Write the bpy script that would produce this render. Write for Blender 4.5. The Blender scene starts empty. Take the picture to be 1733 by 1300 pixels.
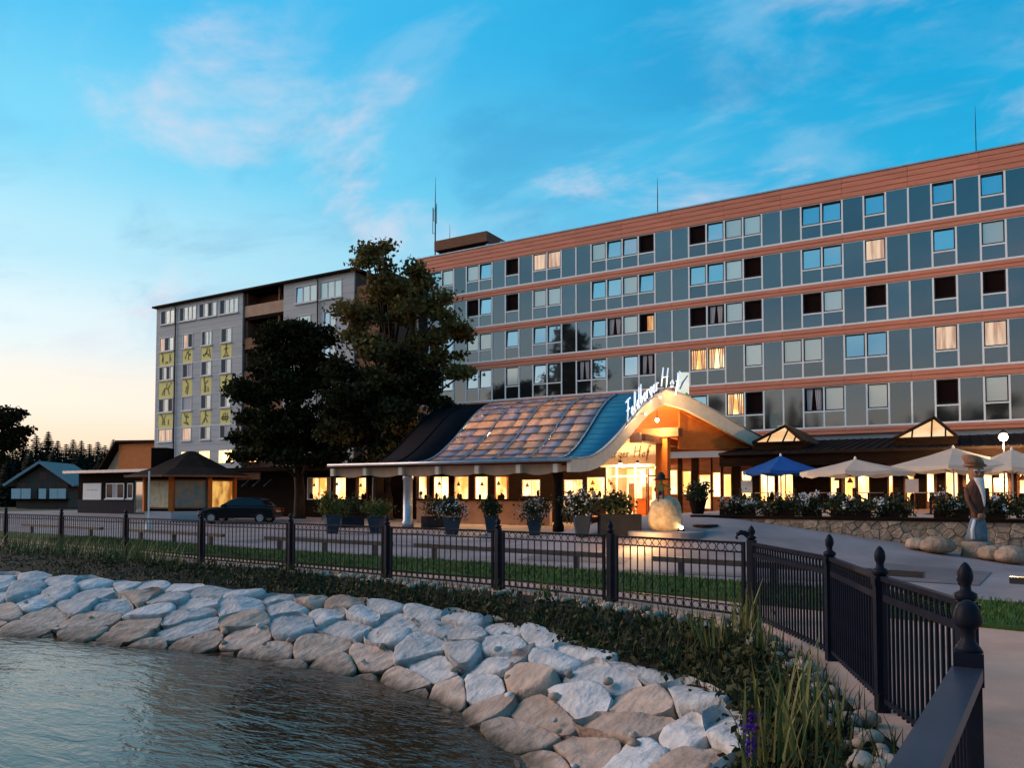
import bpy, math, random
import numpy as np
from mathutils import Vector, Matrix, noise
R = math.radians
random.seed(7); RNG = np.random.default_rng(7)
SC = bpy.context.scene
COL = SC.collection

# ------------------------------------------------------------------ camera
CZ = 1.6                      # eye height above the path
YAW, PITCH, FPX, W0 = R(30.2), R(2.2), 1300.0, 1733.0
cam_d = bpy.data.cameras.new('camera'); cam = bpy.data.objects.new('camera', cam_d); COL.objects.link(cam)
cam.location = (0, 0, CZ); cam.rotation_euler = (math.pi / 2 + PITCH, 0, YAW)
cam_d.sensor_fit = 'HORIZONTAL'; cam_d.sensor_width = 36.0; cam_d.lens = 36.0 * FPX / W0
cam_d.shift_y = (788.0 - 650.0) / W0
cam_d.clip_start = 0.1; cam_d.clip_end = 6000
SC.camera = cam

# ------------------------------------------------------------------ sky
SUNSET = Vector((-0.98, -0.20, 0)).normalized()
wd = bpy.data.worlds.new('World'); SC.world = wd; wd.use_nodes = True
nt = wd.node_tree; nt.nodes.clear()
def wn(t, **k):
    n = nt.nodes.new(t)
    for a, b in k.items(): setattr(n, a, b)
    return n
def wl(a, b): nt.links.new(a, b)
def wmath(op, a, b=None, clamp=False):
    n = wn('ShaderNodeMath', operation=op); n.use_clamp = clamp
    for i, v in enumerate((a, b)):
        if v is None: continue
        if isinstance(v, (int, float)): n.inputs[i].default_value = v
        else: wl(v, n.inputs[i])
    return n.outputs[0]
def wramp(stops, fac):
    n = wn('ShaderNodeValToRGB'); cr = n.color_ramp; cr.interpolation = 'EASE'
    while len(cr.elements) < len(stops): cr.elements.new(0.5)
    for e, (p, c) in zip(cr.elements, stops): e.position = p; e.color = (*c, 1)
    wl(fac, n.inputs[0]); return n.outputs[0]
tc = wn('ShaderNodeTexCoord'); sep = wn('ShaderNodeSeparateXYZ'); wl(tc.outputs['Generated'], sep.inputs[0])
zup = wmath('MAXIMUM', sep.outputs[2], 0.0)
flat = wn('ShaderNodeVectorMath', operation='MULTIPLY'); wl(tc.outputs['Generated'], flat.inputs[0]); flat.inputs[1].default_value = (1, 1, 0)
nrm = wn('ShaderNodeVectorMath', operation='NORMALIZE'); wl(flat.outputs[0], nrm.inputs[0])
dot = wn('ShaderNodeVectorMath', operation='DOT_PRODUCT'); wl(nrm.outputs[0], dot.inputs[0]); dot.inputs[1].default_value = SUNSET
gm = wn('ShaderNodeMapRange', interpolation_type='SMOOTHSTEP'); wl(dot.outputs['Value'], gm.inputs[0])
gm.inputs[1].default_value = -0.25; gm.inputs[2].default_value = 0.95
near = wramp([(0, (1.0, .62, .40)), (.05, (1.0, .76, .56)), (.11, (1.0, .88, .76)), (.19, (.76, .89, .93)), (.28, (.47, .79, .92)), (.39, (.20, .66, .90)), (.53, (.06, .50, .85)), (1, (.02, .14, .32))], zup)
far = wramp([(0, (.82, .56, .43)), (.08, (.70, .55, .47)), (.15, (.38, .46, .52)), (.24, (.08, .43, .67)), (.34, (.012, .40, .71)), (.5, (.0, .35, .67)), (1, (.0, .12, .30))], zup)
mx = wn('ShaderNodeMix', data_type='RGBA'); wl(gm.outputs[0], mx.inputs[0]); wl(far, mx.inputs[6]); wl(near, mx.inputs[7])
# thin high cloud, projected on a flat layer
den = wmath('ADD', zup, 0.16)
dv = wn('ShaderNodeVectorMath', operation='DIVIDE'); wl(flat.outputs[0], dv.inputs[0])
cmb = wn('ShaderNodeCombineXYZ'); [wl(den, cmb.inputs[i]) for i in range(3)]; wl(cmb.outputs[0], dv.inputs[1])
def cloud(loc, rot, scale, nscale, lo, hi, detail=6, dist=.6):
    mp = wn('ShaderNodeMapping'); wl(dv.outputs[0], mp.inputs[0]); mp.inputs['Location'].default_value = loc
    mp.inputs['Rotation'].default_value = (0, 0, R(rot)); mp.inputs['Scale'].default_value = scale
    ns = wn('ShaderNodeTexNoise'); wl(mp.outputs[0], ns.inputs['Vector']); ns.inputs['Scale'].default_value = nscale
    ns.inputs['Detail'].default_value = detail; ns.inputs['Roughness'].default_value = .58; ns.inputs['Distortion'].default_value = dist
    mr = wn('ShaderNodeMapRange', interpolation_type='SMOOTHSTEP'); wl(ns.outputs['Fac'], mr.inputs[0])
    mr.inputs[1].default_value = lo; mr.inputs[2].default_value = hi
    return mr.outputs[0]
c1 = cloud((8.37, 16.9, 0), 62, (1.0, 1.35, 1), 1.9, .53, .76, 6, .3)
c2 = cloud((7.3, 4.4, 0), 35, (1.0, 1.6, 1), 2.6, .48, .74, 7, .5)
c3 = cloud((1.3, 9.4, 0), 20, (1.0, 1.5, 1), 1.4, .48, .70)
lowf = wn('ShaderNodeMapRange', interpolation_type='SMOOTHSTEP'); wl(zup, lowf.inputs[0]); lowf.inputs[1].default_value = .10; lowf.inputs[2].default_value = .26
def layer(base, fac, amt, col):
    n = wn('ShaderNodeMix', data_type='RGBA'); f = wmath('MULTIPLY', wmath('MULTIPLY', fac, amt), lowf.outputs[0])
    wl(f, n.inputs[0]); wl(base, n.inputs[6]); n.inputs[7].default_value = (*col, 1); return n.outputs[2]
s = layer(mx.outputs[2], c3, .38, (.02, .26, .55))
s = layer(s, c2, .30, (.40, .62, .80))
s = layer(s, c1, .72, (.74, .68, .78))
# the day's last scattered light
sky = wn('ShaderNodeTexSky', sky_type='NISHITA'); sky.sun_disc = False
sky.sun_elevation = R(1.0); sky.sun_rotation = math.atan2(SUNSET.x, SUNSET.y)
bgA = wn('ShaderNodeBackground'); wl(s, bgA.inputs[0]); bgA.inputs[1].default_value = 0.98
bgB = wn('ShaderNodeBackground'); wl(sky.outputs[0], bgB.inputs[0]); bgB.inputs[1].default_value = 0.02
ad = wn('ShaderNodeAddShader'); wl(bgA.outputs[0], ad.inputs[0]); wl(bgB.outputs[0], ad.inputs[1])
wo = wn('ShaderNodeOutputWorld'); wl(ad.outputs[0], wo.inputs[0])

# ------------------------------------------------------------------ sun (afterglow: weak, very soft)
sd = bpy.data.lights.new('sun', 'SUN'); sd.energy = 2.7; sd.angle = R(40); sd.color = (1.0, .66, .50)
sun = bpy.data.objects.new('sun', sd); COL.objects.link(sun)
sun.rotation_euler = (-Vector((-0.90, -0.24, 0.40))).to_track_quat('-Z', 'Y').to_euler()

SC.view_settings.view_transform = 'Standard'; SC.view_settings.look = 'None'
SC.view_settings.exposure = 0.12; SC.view_settings.gamma = 1.0
SC.render.engine = 'CYCLES'
cy = SC.cycles; cy.use_denoising = True; cy.max_bounces = 6; cy.diffuse_bounces = 3; cy.glossy_bounces = 4
cy.transmission_bounces = 4; cy.transparent_max_bounces = 8; cy.caustics_reflective = False; cy.caustics_refractive = False
cy.sample_clamp_indirect = 4.0; cy.use_light_tree = True

# ------------------------------------------------------------------ layout helpers (survey of the place: sight line -> point)
_fw = Vector((-math.sin(YAW) * math.cos(PITCH), math.cos(YAW) * math.cos(PITCH), math.sin(PITCH)))
_rt = Vector((math.cos(YAW), math.sin(YAW), 0)); _up = _rt.cross(_fw)
def sight(x, y): return _fw + _rt * ((x - 866.5) / FPX) - _up * ((y - 788.0) / FPX)
def onY(x, y, Y): v = sight(x, y); t = Y / v.y; return Vector((v.x * t, Y, CZ + v.z * t))
def onZ(x, y, z=0.0): v = sight(x, y); t = (z - CZ) / v.z; return Vector((v.x * t, v.y * t, z))
def sstep(a, b, x):
    t = min(1, max(0, (x - a) / (b - a))); return t * t * (3 - 2 * t)
def ramp_h(X, Y):             # forecourt rises to the hotel entrance
    t = min(1, max(0, (1.3 - X) / 7.2)); left = 1 - sstep(8.5, 13.0, -X)
    return 0.95 * t * left * sstep(16.5, 22.6, Y)
def onG(x, y):                # sight line meets the forecourt
    v = sight(x, y); t = 2.0
    while t < 200:
        p = v * t; z = CZ + p.z
        if z <= ramp_h(p.x, p.y): return Vector((p.x, p.y, ramp_h(p.x, p.y)))
        t += 0.03
    return Vector((v.x * 60, v.y * 60, 0))

# ------------------------------------------------------------------ materials
def mat(name, col, rough=.7, metal=0.0, var=.18, scale=3.0, bump=0.0, bscale=25.0, spec=.22, bdist=.03, rnd=0.0, emit=None, es=0.0, col2=None, stretch=(1, 1, 1), trans=0.0, coat=0.0, detail=5):
    m = bpy.data.materials.new(name); m.use_nodes = True; t = m.node_tree; b = t.nodes['Principled BSDF']
    L = t.links.new
    b.inputs['Roughness'].default_value = rough; b.inputs['Metallic'].default_value = metal
    b.inputs['Specular IOR Level'].default_value = spec; b.inputs['Coat Weight'].default_value = coat
    co = t.nodes.new('ShaderNodeTexCoord'); mp = t.nodes.new('ShaderNodeMapping'); mp.inputs['Scale'].default_value = stretch
    L(co.outputs['Object'], mp.inputs[0])
    n1 = t.nodes.new('ShaderNodeTexNoise'); n1.inputs['Scale'].default_value = scale; n1.inputs['Detail'].default_value = detail; n1.inputs['Roughness'].default_value = .6
    L(mp.outputs[0], n1.inputs['Vector'])
    cr = t.nodes.new('ShaderNodeValToRGB')
    c2 = col2 if col2 else tuple(min(1, c * (1 + var)) for c in col)
    c1 = col if col2 else tuple(c * (1 - var) for c in col)
    cr.color_ramp.elements[0].position = .32; cr.color_ramp.elements[1].position = .68
    cr.color_ramp.elements[0].color = (*c1, 1); cr.color_ramp.elements[1].color = (*c2, 1)
    L(n1.outputs['Fac'], cr.inputs[0]); out = cr.outputs[0]
    if rnd:
        oi = t.nodes.new('ShaderNodeObjectInfo'); mr = t.nodes.new('ShaderNodeMapRange'); L(oi.outputs['Random'], mr.inputs[0])
        mr.inputs[3].default_value = 1 - rnd; mr.inputs[4].default_value = 1 + rnd
        mm = t.nodes.new('ShaderNodeVectorMath'); mm.operation = 'SCALE'; L(out, mm.inputs[0]); L(mr.outputs[0], mm.inputs['Scale']); out = mm.outputs[0]
    L(out, b.inputs['Base Color'])
    if bump:
        n2 = t.nodes.new('ShaderNodeTexNoise'); n2.inputs['Scale'].default_value = bscale; n2.inputs['Detail'].default_value = 6
        L(mp.outputs[0], n2.inputs['Vector']); bp = t.nodes.new('ShaderNodeBump'); bp.inputs['Strength'].default_value = bump; bp.inputs['Distance'].default_value = bdist
        L(n2.outputs['Fac'], bp.inputs['Height']); L(bp.outputs[0], b.inputs['Normal'])
    if emit: b.inputs['Emission Color'].default_value = (*emit, 1); b.inputs['Emission Strength'].default_value = es
    if trans:
        tr = t.nodes.new('ShaderNodeBsdfTranslucent'); L(out, tr.inputs[0]); ms = t.nodes.new('ShaderNodeMixShader'); ms.inputs[0].default_value = trans
        L(b.outputs[0], ms.inputs[1]); L(tr.outputs[0], ms.inputs[2]); L(ms.outputs[0], t.nodes['Material Output'].inputs[0])
    return m
def lit_mat(name, ca, cb, strength, scale=.9, stretch=(1, 1, .5)):   # a lit room seen through a window
    m = bpy.data.materials.new(name); m.use_nodes = True; t = m.node_tree; b = t.nodes['Principled BSDF']; L = t.links.new
    co = t.nodes.new('ShaderNodeTexCoord'); oi = t.nodes.new('ShaderNodeObjectInfo')
    mp = t.nodes.new('ShaderNodeMapping'); mp.inputs['Scale'].default_value = stretch; L(co.outputs['Object'], mp.inputs[0])
    n = t.nodes.new('ShaderNodeTexNoise'); n.noise_dimensions = '4D'; n.inputs['Scale'].default_value = scale; n.inputs['Detail'].default_value = 4
    mw = t.nodes.new('ShaderNodeMath'); mw.operation = 'MULTIPLY'; mw.inputs[1].default_value = 37; L(oi.outputs['Random'], mw.inputs[0]); L(mw.outputs[0], n.inputs['W'])
    L(mp.outputs[0], n.inputs['Vector']); cr = t.nodes.new('ShaderNodeValToRGB'); L(n.outputs['Fac'], cr.inputs[0])
    cr.color_ramp.elements[0].position = .40; cr.color_ramp.elements[1].position = .60
    cr.color_ramp.elements[0].color = (*ca, 1); cr.color_ramp.elements[1].color = (*cb, 1)
    b.inputs['Base Color'].default_value = (.05, .03, .02, 1); b.inputs['Roughness'].default_value = .08
    L(cr.outputs[0], b.inputs['Emission Color']); b.inputs['Emission Strength'].default_value = strength
    return m
M = {}
M['asphalt'] = mat('asphalt', (.245, .20, .20), .78, var=.26, scale=.45, bump=.3, bscale=50, detail=10)
M['path'] = mat('path_paving', (.60, .335, .24), .88, var=.16, scale=.9, detail=10, bump=.3, bscale=70)
M['soil'] = mat('soil', (.020, .015, .010), .95, var=.4, scale=4, bump=.6, bscale=20)
M['field'] = mat('field', (.03, .042, .016), .95, var=.4, scale=.15)
M['turf'] = mat('turf', (.04, .075, .012), .95, var=.4, scale=1.2, bump=.6, bscale=30)
M['blade'] = mat('grass_blade', (.055, .105, .016), .7, var=.45, scale=.8, spec=.2)
M['weed'] = mat('weed_leaf', (.042, .042, .011), .75, var=.5, scale=1.4, spec=.25)
M['iris'] = mat('iris_leaf', (.15, .15, .04), .6, var=.35, scale=2, spec=.3)
M['purple'] = mat('purple_bloom', (.10, .02, .28), .6)
M['stone'] = mat('bank_stone', (.30, .30, .305), .9, scale=4.5, bump=1.0, bscale=9, bdist=.05, rnd=.18, col2=(.55, .54, .535), detail=9)
M['slab'] = mat('bank_slab', (.30, .215, .165), .9, scale=4.0, bump=1.0, bscale=8, bdist=.05, rnd=.22, col2=(.50, .385, .315), detail=9)
M['pebble'] = mat('pebble', (.43, .33, .26), .8, var=.2, scale=5, bump=.3, rnd=.3)
M['liner'] = mat('pond_liner', (.018, .02, .027), .8, var=.2, spec=.08)
M['iron'] = mat('painted_iron', (.013, .015, .024), .42, var=.25, scale=6, spec=.06)
M['handrail'] = mat('handrail_paint', (.035, .038, .055), .34, var=.2, scale=5)
M['railwood'] = mat('barrier_wood', (.05, .042, .042), .28, var=.3, scale=4, stretch=(.3, 4, 4), spec=.6)
M['cladding'] = mat('terracotta_cladding', (.64, .23, .145), .62, var=.16, scale=.9, rnd=.05, stretch=(.5, 1, 6))
M['mullion'] = mat('white_profile', (.88, .86, .85), .45, var=.03)
M['frame'] = mat('dark_window_frame', (.028, .024, .026), .5)
M['gap'] = mat('dark_room', (.012, .004, .004), .9, spec=.1)
M['blind'] = mat('pale_blind', (.66, .64, .58), .45, var=.05, metal=.0, spec=.5)
M['curtain'] = mat('curtain', (.52, .45, .45), .8, var=.2, scale=3, stretch=(9, 9, .4))
M['greywall'] = mat('grey_render', (.36, .36, .39), .85, var=.08, scale=.6, bump=.15)
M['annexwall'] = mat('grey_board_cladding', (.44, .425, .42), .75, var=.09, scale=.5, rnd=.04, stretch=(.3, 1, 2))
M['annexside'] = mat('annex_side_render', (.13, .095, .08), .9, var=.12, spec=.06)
M['yellow'] = mat('yellow_panel', (.80, .66, .22), .7, var=.08)
M['picto'] = mat('pictogram_print', (.24, .19, .09), .8)
M['winframe'] = mat('pale_window_frame', (.60, .58, .60), .5, var=.05)
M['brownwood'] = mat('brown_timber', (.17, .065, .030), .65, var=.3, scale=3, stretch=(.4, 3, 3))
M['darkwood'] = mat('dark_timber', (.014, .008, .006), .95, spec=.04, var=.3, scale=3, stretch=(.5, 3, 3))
M['orange'] = mat('orange_timber', (.44, .115, .018), .7, var=.14, scale=2, stretch=(.5, 2, 2))
M['cream'] = mat('cream_paint', (.66, .54, .42), .6, var=.08)
M['tan'] = mat('tan_board', (.40, .235, .15), .65, var=.15, scale=2)
M['roofdark'] = mat('dark_roof_tile', (.020, .013, .011), .9, spec=.06, var=.3, scale=2, bump=.3, bscale=12, rnd=.15)
M['roofblack'] = mat('dark_membrane', (.010, .009, .012), .8, var=.2, spec=.06)
M['roofteal'] = mat('teal_sheet_roof', (.07, .12, .13), .55, var=.2, rnd=.12)
M['rib'] = mat('blue_metal_sheet', (.014, .17, .29), .45, metal=.25, var=.10, scale=1.5, rnd=.06)
M['zinc'] = mat('zinc_gutter', (.40, .40, .43), .35, metal=.6, var=.12)
M['poly_glow'] = mat('glow_roof_sheet', (.84, .62, .47), .12, var=.06, scale=1.5, trans=.5, spec=.5, coat=.3, rnd=.12)  # warm glow patches of the canopy put into the sheet colour
M['poly_mauve'] = mat('mauve_roof_sheet', (.60, .49, .52), .12, var=.06, scale=1.5, trans=.35, spec=.5, coat=.3, rnd=.15)
M['poly'] = mat('translucent_roof_sheet', (.26, .17, .17), .22, scale=.8, col2=(.85, .62, .44), trans=.45, spec=.6, stretch=(1.1, 1.2, 1.2), rnd=.18, detail=1)
M['white'] = mat('white_paint', (.72, .70, .68), .6, var=.06)
M['granite'] = mat('entrance_boulder', (.30, .22, .14), .9, scale=5, bump=1.0, bscale=7, bdist=.04, col2=(.56, .44, .30), detail=9)
M['wallstone'] = mat('terrace_wall_stone', (.31, .225, .165), .9, var=.35, scale=5, bump=.9, bscale=10, bdist=.05, detail=9, rnd=.22)
M['mortar'] = mat('mortar', (.20, .15, .115), .95)
M['pot'] = mat('blue_planter', (.032, .05, .075), .6, var=.12)
M['hedge'] = mat('dark_shrub_leaf', (.028, .036, .013), .7, var=.5, scale=3, spec=.2)
M['yshrub'] = mat('yellow_green_shrub_leaf', (.10, .095, .018), .7, var=.4, scale=3, spec=.2)
M['petal'] = mat('white_petal', (.62, .56, .55), .7, var=.2, rnd=.1)
M['canvas'] = mat('cream_canvas', (.76, .68, .58), .8, var=.05, trans=.5)
M['canvasblue'] = mat('blue_canvas', (.012, .10, .40), .75, var=.10, trans=.3)
M['bark'] = mat('bark', (.035, .022, .016), .9, var=.3, scale=5, bump=.7, bscale=14, stretch=(1, 1, .3))
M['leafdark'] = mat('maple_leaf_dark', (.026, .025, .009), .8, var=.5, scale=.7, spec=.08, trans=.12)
M['leaflit'] = mat('maple_leaf_lit_olive', (.13, .098, .028), .7, var=.55, scale=.6, spec=.2, trans=.2)  # lit tone of the tall crown put into the leaf colour
M['spruce'] = mat('spruce_needle', (.014, .018, .010), .85, var=.4, scale=.5, spec=.1)
M['carpaint'] = mat('black_car_paint', (.005, .005, .006), .3, var=.05, coat=.3)
M['glassdark'] = mat('tinted_glass', (.02, .025, .03), .05, var=.05)
M['rubber'] = mat('tyre_rubber', (.012, .012, .012), .85)
M['chrome'] = mat('bright_metal', (.55, .55, .58), .3, metal=.9)
M['statuewood'] = mat('weathered_carving', (.26, .13, .075), .75, var=.35, scale=6, bump=.5, bscale=18, stretch=(2, 2, .6))
M['statuedark'] = mat('stained_carving', (.05, .03, .025), .75, var=.3, scale=6)
M['statueblue'] = mat('blue_grey_carving', (.10, .14, .18), .75, var=.3, scale=6, bump=.4)
M['beard'] = mat('white_beard_carving', (.58, .56, .56), .8, var=.12, scale=8, bump=.5, bscale=30, stretch=(3, 3, .4))
M['skin'] = mat('skin', (.45, .25, .17), .6, var=.05)
M['cloth_green'] = mat('green_jacket', (.055, .07, .028), .85)
M['cloth_dark'] = mat('dark_clothing', (.02, .018, .02), .85)
M['cloth_white'] = mat('white_shirt', (.55, .50, .47), .85)
M['redcloth'] = mat('red_cloth', (.30, .02, .02), .8)
M['sign_green'] = mat('sign_green', (.13, .42, .09), .6); M['sign_blue'] = mat('sign_blue', (.02, .16, .42), .6)
M['lettering'] = mat('lit_sign_lettering', (.75, .82, .9), .5, emit=(.65, .82, 1.0), es=.6)
M['signglow'] = mat('glowing_sign_face', (.7, .75, .7), .5, emit=(.8, .95, .9), es=.35)  # faint glow added to brighten the logo board
M['letterdark'] = mat('dark_script', (.06, .04, .03), .6)
M['doorred'] = mat('dark_red_door', (.16, .035, .02), .5)
M['lit'] = lit_mat('lit_room', (.75, .25, .04), (1, .74, .34), 2.2, 1.6)
M['lithot'] = lit_mat('lit_hall', (.95, .38, .08), (1, .74, .33), 2.9, 1.5)
M['litlantern'] = lit_mat('lit_lantern', (.9, .5, .22), (1, .70, .40), .95, .8)
M['litdim'] = lit_mat('dim_lit_room', (.55, .16, .04), (1, .55, .20), .75, 1.1)
M['litcurtain'] = lit_mat('lit_curtain', (.55, .30, .20), (1, .72, .50), .75, 1.6, (3, 3, .25))
M['bulb'] = mat('lamp_bulb', (1, .8, .5), .4, emit=(1, .74, .38), es=28)
M['map_a'] = mat('map_print_beige', (.42, .28, .15), .6, col2=(.62, .52, .36), scale=3)
M['map_lit'] = lit_mat('backlit_map', (.40, .13, .02), (1, .55, .14), .8, 2.2)
M['map_b'] = mat('map_print_blue', (.05, .17, .23), .6, col2=(.32, .20, .10), scale=2.2)
def glossy_panel(name, col, metal, rough, wob):
    m = mat(name, col, rough, metal=metal, var=.06, scale=.4, rnd=.10)
    t = m.node_tree; co = t.nodes.new('ShaderNodeNewGeometry'); n = t.nodes.new('ShaderNodeTexNoise'); n.inputs['Scale'].default_value = .55; n.inputs['Detail'].default_value = 1
    t.links.new(co.outputs['Position'], n.inputs['Vector']); b = t.nodes.new('ShaderNodeBump'); b.inputs['Strength'].default_value = wob; b.inputs['Distance'].default_value = .05
    t.links.new(n.outputs['Fac'], b.inputs['Height']); t.links.new(b.outputs[0], t.nodes['Principled BSDF'].inputs['Normal']); return m
M['panel'] = glossy_panel('glazed_wall_panel', (.155, .175, .19), .92, .055, .12)
M['pane'] = glossy_panel('mirror_window_pane', (.55, .60, .63), .92, .04, .05)
M['palepane'] = glossy_panel('pane_over_pale_blind', (.62, .64, .60), .5, .16, .05)
def water_mat():
    m = bpy.data.materials.new('pond_water'); m.use_nodes = True; t = m.node_tree; b = t.nodes['Principled BSDF']; L = t.links.new
    b.inputs['Base Color'].default_value = (.040, .023, .010, 1); b.inputs['Roughness'].default_value = .03; b.inputs['IOR'].default_value = 1.5
    g = t.nodes.new('ShaderNodeNewGeometry'); last = None
    for sc, st, rot, amp in ((1.9, (1, 2.8, 1), 30, .24), (6.5, (1, 2.4, 1), 22, .17), (.5, (1, 1.6, 1), 45, .2)):
        mp = t.nodes.new('ShaderNodeMapping'); mp.inputs['Scale'].default_value = st; mp.inputs['Rotation'].default_value = (0, 0, R(rot)); L(g.outputs['Position'], mp.inputs[0])
        n = t.nodes.new('ShaderNodeTexNoise'); n.inputs['Scale'].default_value = sc; n.inputs['Detail'].default_value = 3; n.inputs['Distortion'].default_value = .7; L(mp.outputs[0], n.inputs['Vector'])
        bp = t.nodes.new('ShaderNodeBump'); bp.inputs['Strength'].default_value = amp; bp.inputs['Distance'].default_value = .085 / sc ** .6
        L(n.outputs['Fac'], bp.inputs['Height'])
        if last: L(last.outputs[0], bp.inputs['Normal'])
        last = bp
    L(last.outputs[0], b.inputs['Normal']); return m
M['water'] = water_mat()
t_ = M['slab'].node_tree; b_ = t_.nodes['Principled BSDF']; lk = b_.inputs['Base Color'].links[0].from_socket          # wet, algae-stained foot of the bank
g_ = t_.nodes.new('ShaderNodeNewGeometry'); s_ = t_.nodes.new('ShaderNodeSeparateXYZ'); t_.links.new(g_.outputs['Position'], s_.inputs[0]); n_ = t_.nodes.new('ShaderNodeTexNoise'); n_.inputs['Scale'].default_value = 6; t_.links.new(g_.outputs['Position'], n_.inputs['Vector'])
a_ = t_.nodes.new('ShaderNodeMath'); a_.operation = 'MULTIPLY_ADD'; a_.inputs[1].default_value = .12; t_.links.new(n_.outputs['Fac'], a_.inputs[0]); t_.links.new(s_.outputs[2], a_.inputs[2])
r_ = t_.nodes.new('ShaderNodeMapRange'); r_.inputs[1].default_value = -.80; r_.inputs[2].default_value = -.68; t_.links.new(a_.outputs[0], r_.inputs[0])
x_ = t_.nodes.new('ShaderNodeMix'); x_.data_type = 'RGBA'; x_.inputs[6].default_value = (.045, .036, .022, 1); t_.links.new(r_.outputs[0], x_.inputs[0]); t_.links.new(lk, x_.inputs[7]); t_.links.new(x_.outputs[2], b_.inputs['Base Color'])

# ------------------------------------------------------------------ mesh + scene helpers
LOC = {}
def tag(o, label=None, cat=None, group=None, kind=None):
    if label: o['label'] = label
    if cat: o['category'] = cat
    if group: o['group'] = group
    if kind: o['kind'] = kind
    return o
def thing(name, label, cat, loc=(0, 0, 0), rz=0.0, group=None):
    o = bpy.data.objects.new(name, None); COL.objects.link(o); o.location = loc; o.rotation_euler = (0, 0, rz); o.empty_display_size = .3
    LOC[o.name] = Vector(loc); return tag(o, label, cat, group)
def put(name, me, parent=None, loc=None, rz=0.0, rx=0.0, scale=None):      # an object that shares a mesh
    o = bpy.data.objects.new(name, me); COL.objects.link(o)
    off = LOC[parent.name] if parent else Vector((0, 0, 0))
    if parent: o.parent = parent
    if loc is not None: o.location = Vector(loc) - off
    o.rotation_euler = (rx, 0, rz)
    if scale: o.scale = scale if hasattr(scale, '__len__') else (scale,) * 3
    LOC[o.name] = Vector(loc) if loc is not None else off
    return o
class MB:
    def __init__(s): s.v = []; s.f = []
    def add(s, vs, fs):
        n = len(s.v); s.v += [tuple(p) for p in vs]; s.f += [tuple(i + n for i in f) for f in fs]; return s
    def b2(s, x0, x1, y0, y1, z0, z1):
        return s.add([(x0, y0, z0), (x1, y0, z0), (x1, y1, z0), (x0, y1, z0), (x0, y0, z1), (x1, y0, z1), (x1, y1, z1), (x0, y1, z1)],
                     [(0, 3, 2, 1), (4, 5, 6, 7), (0, 1, 5, 4), (1, 2, 6, 5), (2, 3, 7, 6), (3, 0, 4, 7)])
    def box(s, c, d, rz=0.0, taper=1.0):
        x, y, z = (k / 2 for k in d); ca, sa = math.cos(rz), math.sin(rz); vs = []
        for zz, k in ((-z, 1.0), (z, taper)):
            for a, b in ((-x, -y), (x, -y), (x, y), (-x, y)):
                a *= k; b *= k; vs.append((c[0] + a * ca - b * sa, c[1] + a * sa + b * ca, c[2] + zz))
        return s.add(vs, [(0, 3, 2, 1), (4, 5, 6, 7), (0, 1, 5, 4), (1, 2, 6, 5), (2, 3, 7, 6), (3, 0, 4, 7)])
    def beam(s, a, b, w, h):          # square bar from a to b
        a, b = Vector(a), Vector(b); d = (b - a).normalized(); u = Vector((0, 0, 1)) if abs(d.z) < .95 else Vector((0, 1, 0))
        r = d.cross(u).normalized() * w / 2; u = r.cross(d).normalized() * h / 2
        return s.add([a - r - u, a + r - u, a + r + u, a - r + u, b - r - u, b + r - u, b + r + u, b - r + u],
                     [(0, 1, 2, 3), (4, 7, 6, 5), (0, 4, 5, 1), (1, 5, 6, 2), (2, 6, 7, 3), (3, 7, 4, 0)])
    def tube(s, pts, r, n=6, closed=False):
        pts = [Vector(p) for p in pts]; k = len(pts); rs = r if hasattr(r, '__len__') else [r] * k; rings = []
        for i, p in enumerate(pts):
            a = pts[i - 1] if (i or closed) else p; b = pts[(i + 1) % k] if (i < k - 1 or closed) else p
            d = (b - a).normalized(); u = Vector((0, 0, 1)) if abs(d.z) < .9 else Vector((1, 0, 0))
            x = d.cross(u).normalized(); y = x.cross(d)
            rings.append([p + (x * math.cos(2 * math.pi * j / n) + y * math.sin(2 * math.pi * j / n)) * rs[i] for j in range(n)])
        vs = [q for g in rings for q in g]; fs = []
        for i in range(k if closed else k - 1):
            i2 = (i + 1) % k
            fs += [(i * n + j, i * n + (j + 1) % n, i2 * n + (j + 1) % n, i2 * n + j) for j in range(n)]
        if not closed: fs += [tuple(range(n))[::-1], tuple((k - 1) * n + j for j in range(n))]
        return s.add(vs, fs)
    def lathe(s, prof, n=12, c=(0, 0, 0), sx=1.0, sy=1.0, a0=0.0):
        vs = [(c[0] + r * sx * math.cos(a0 + 2 * math.pi * j / n), c[1] + r * sy * math.sin(a0 + 2 * math.pi * j / n), c[2] + z) for r, z in prof for j in range(n)]
        fs = [(i * n + j, i * n + (j + 1) % n, (i + 1) * n + (j + 1) % n, (i + 1) * n + j) for i in range(len(prof) - 1) for j in range(n)]
        fs += [tuple(range(n))[::-1], tuple((len(prof) - 1) * n + j for j in range(n))]
        return s.add(vs, fs)
    def ext(s, poly, axis, a, b):     # polygon in the other two axes, extruded along one axis from a to b
        def pt(p, t): return {'x': (t, p[0], p[1]), 'y': (p[0], t, p[1]), 'z': (p[0], p[1], t)}[axis]
        n = len(poly)
        return s.add([pt(p, a) for p in poly] + [pt(p, b) for p in poly],
                     [tuple(range(n))[::-1], tuple(range(n, 2 * n))] + [(i, (i + 1) % n, n + (i + 1) % n, n + i) for i in range(n)])
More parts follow.
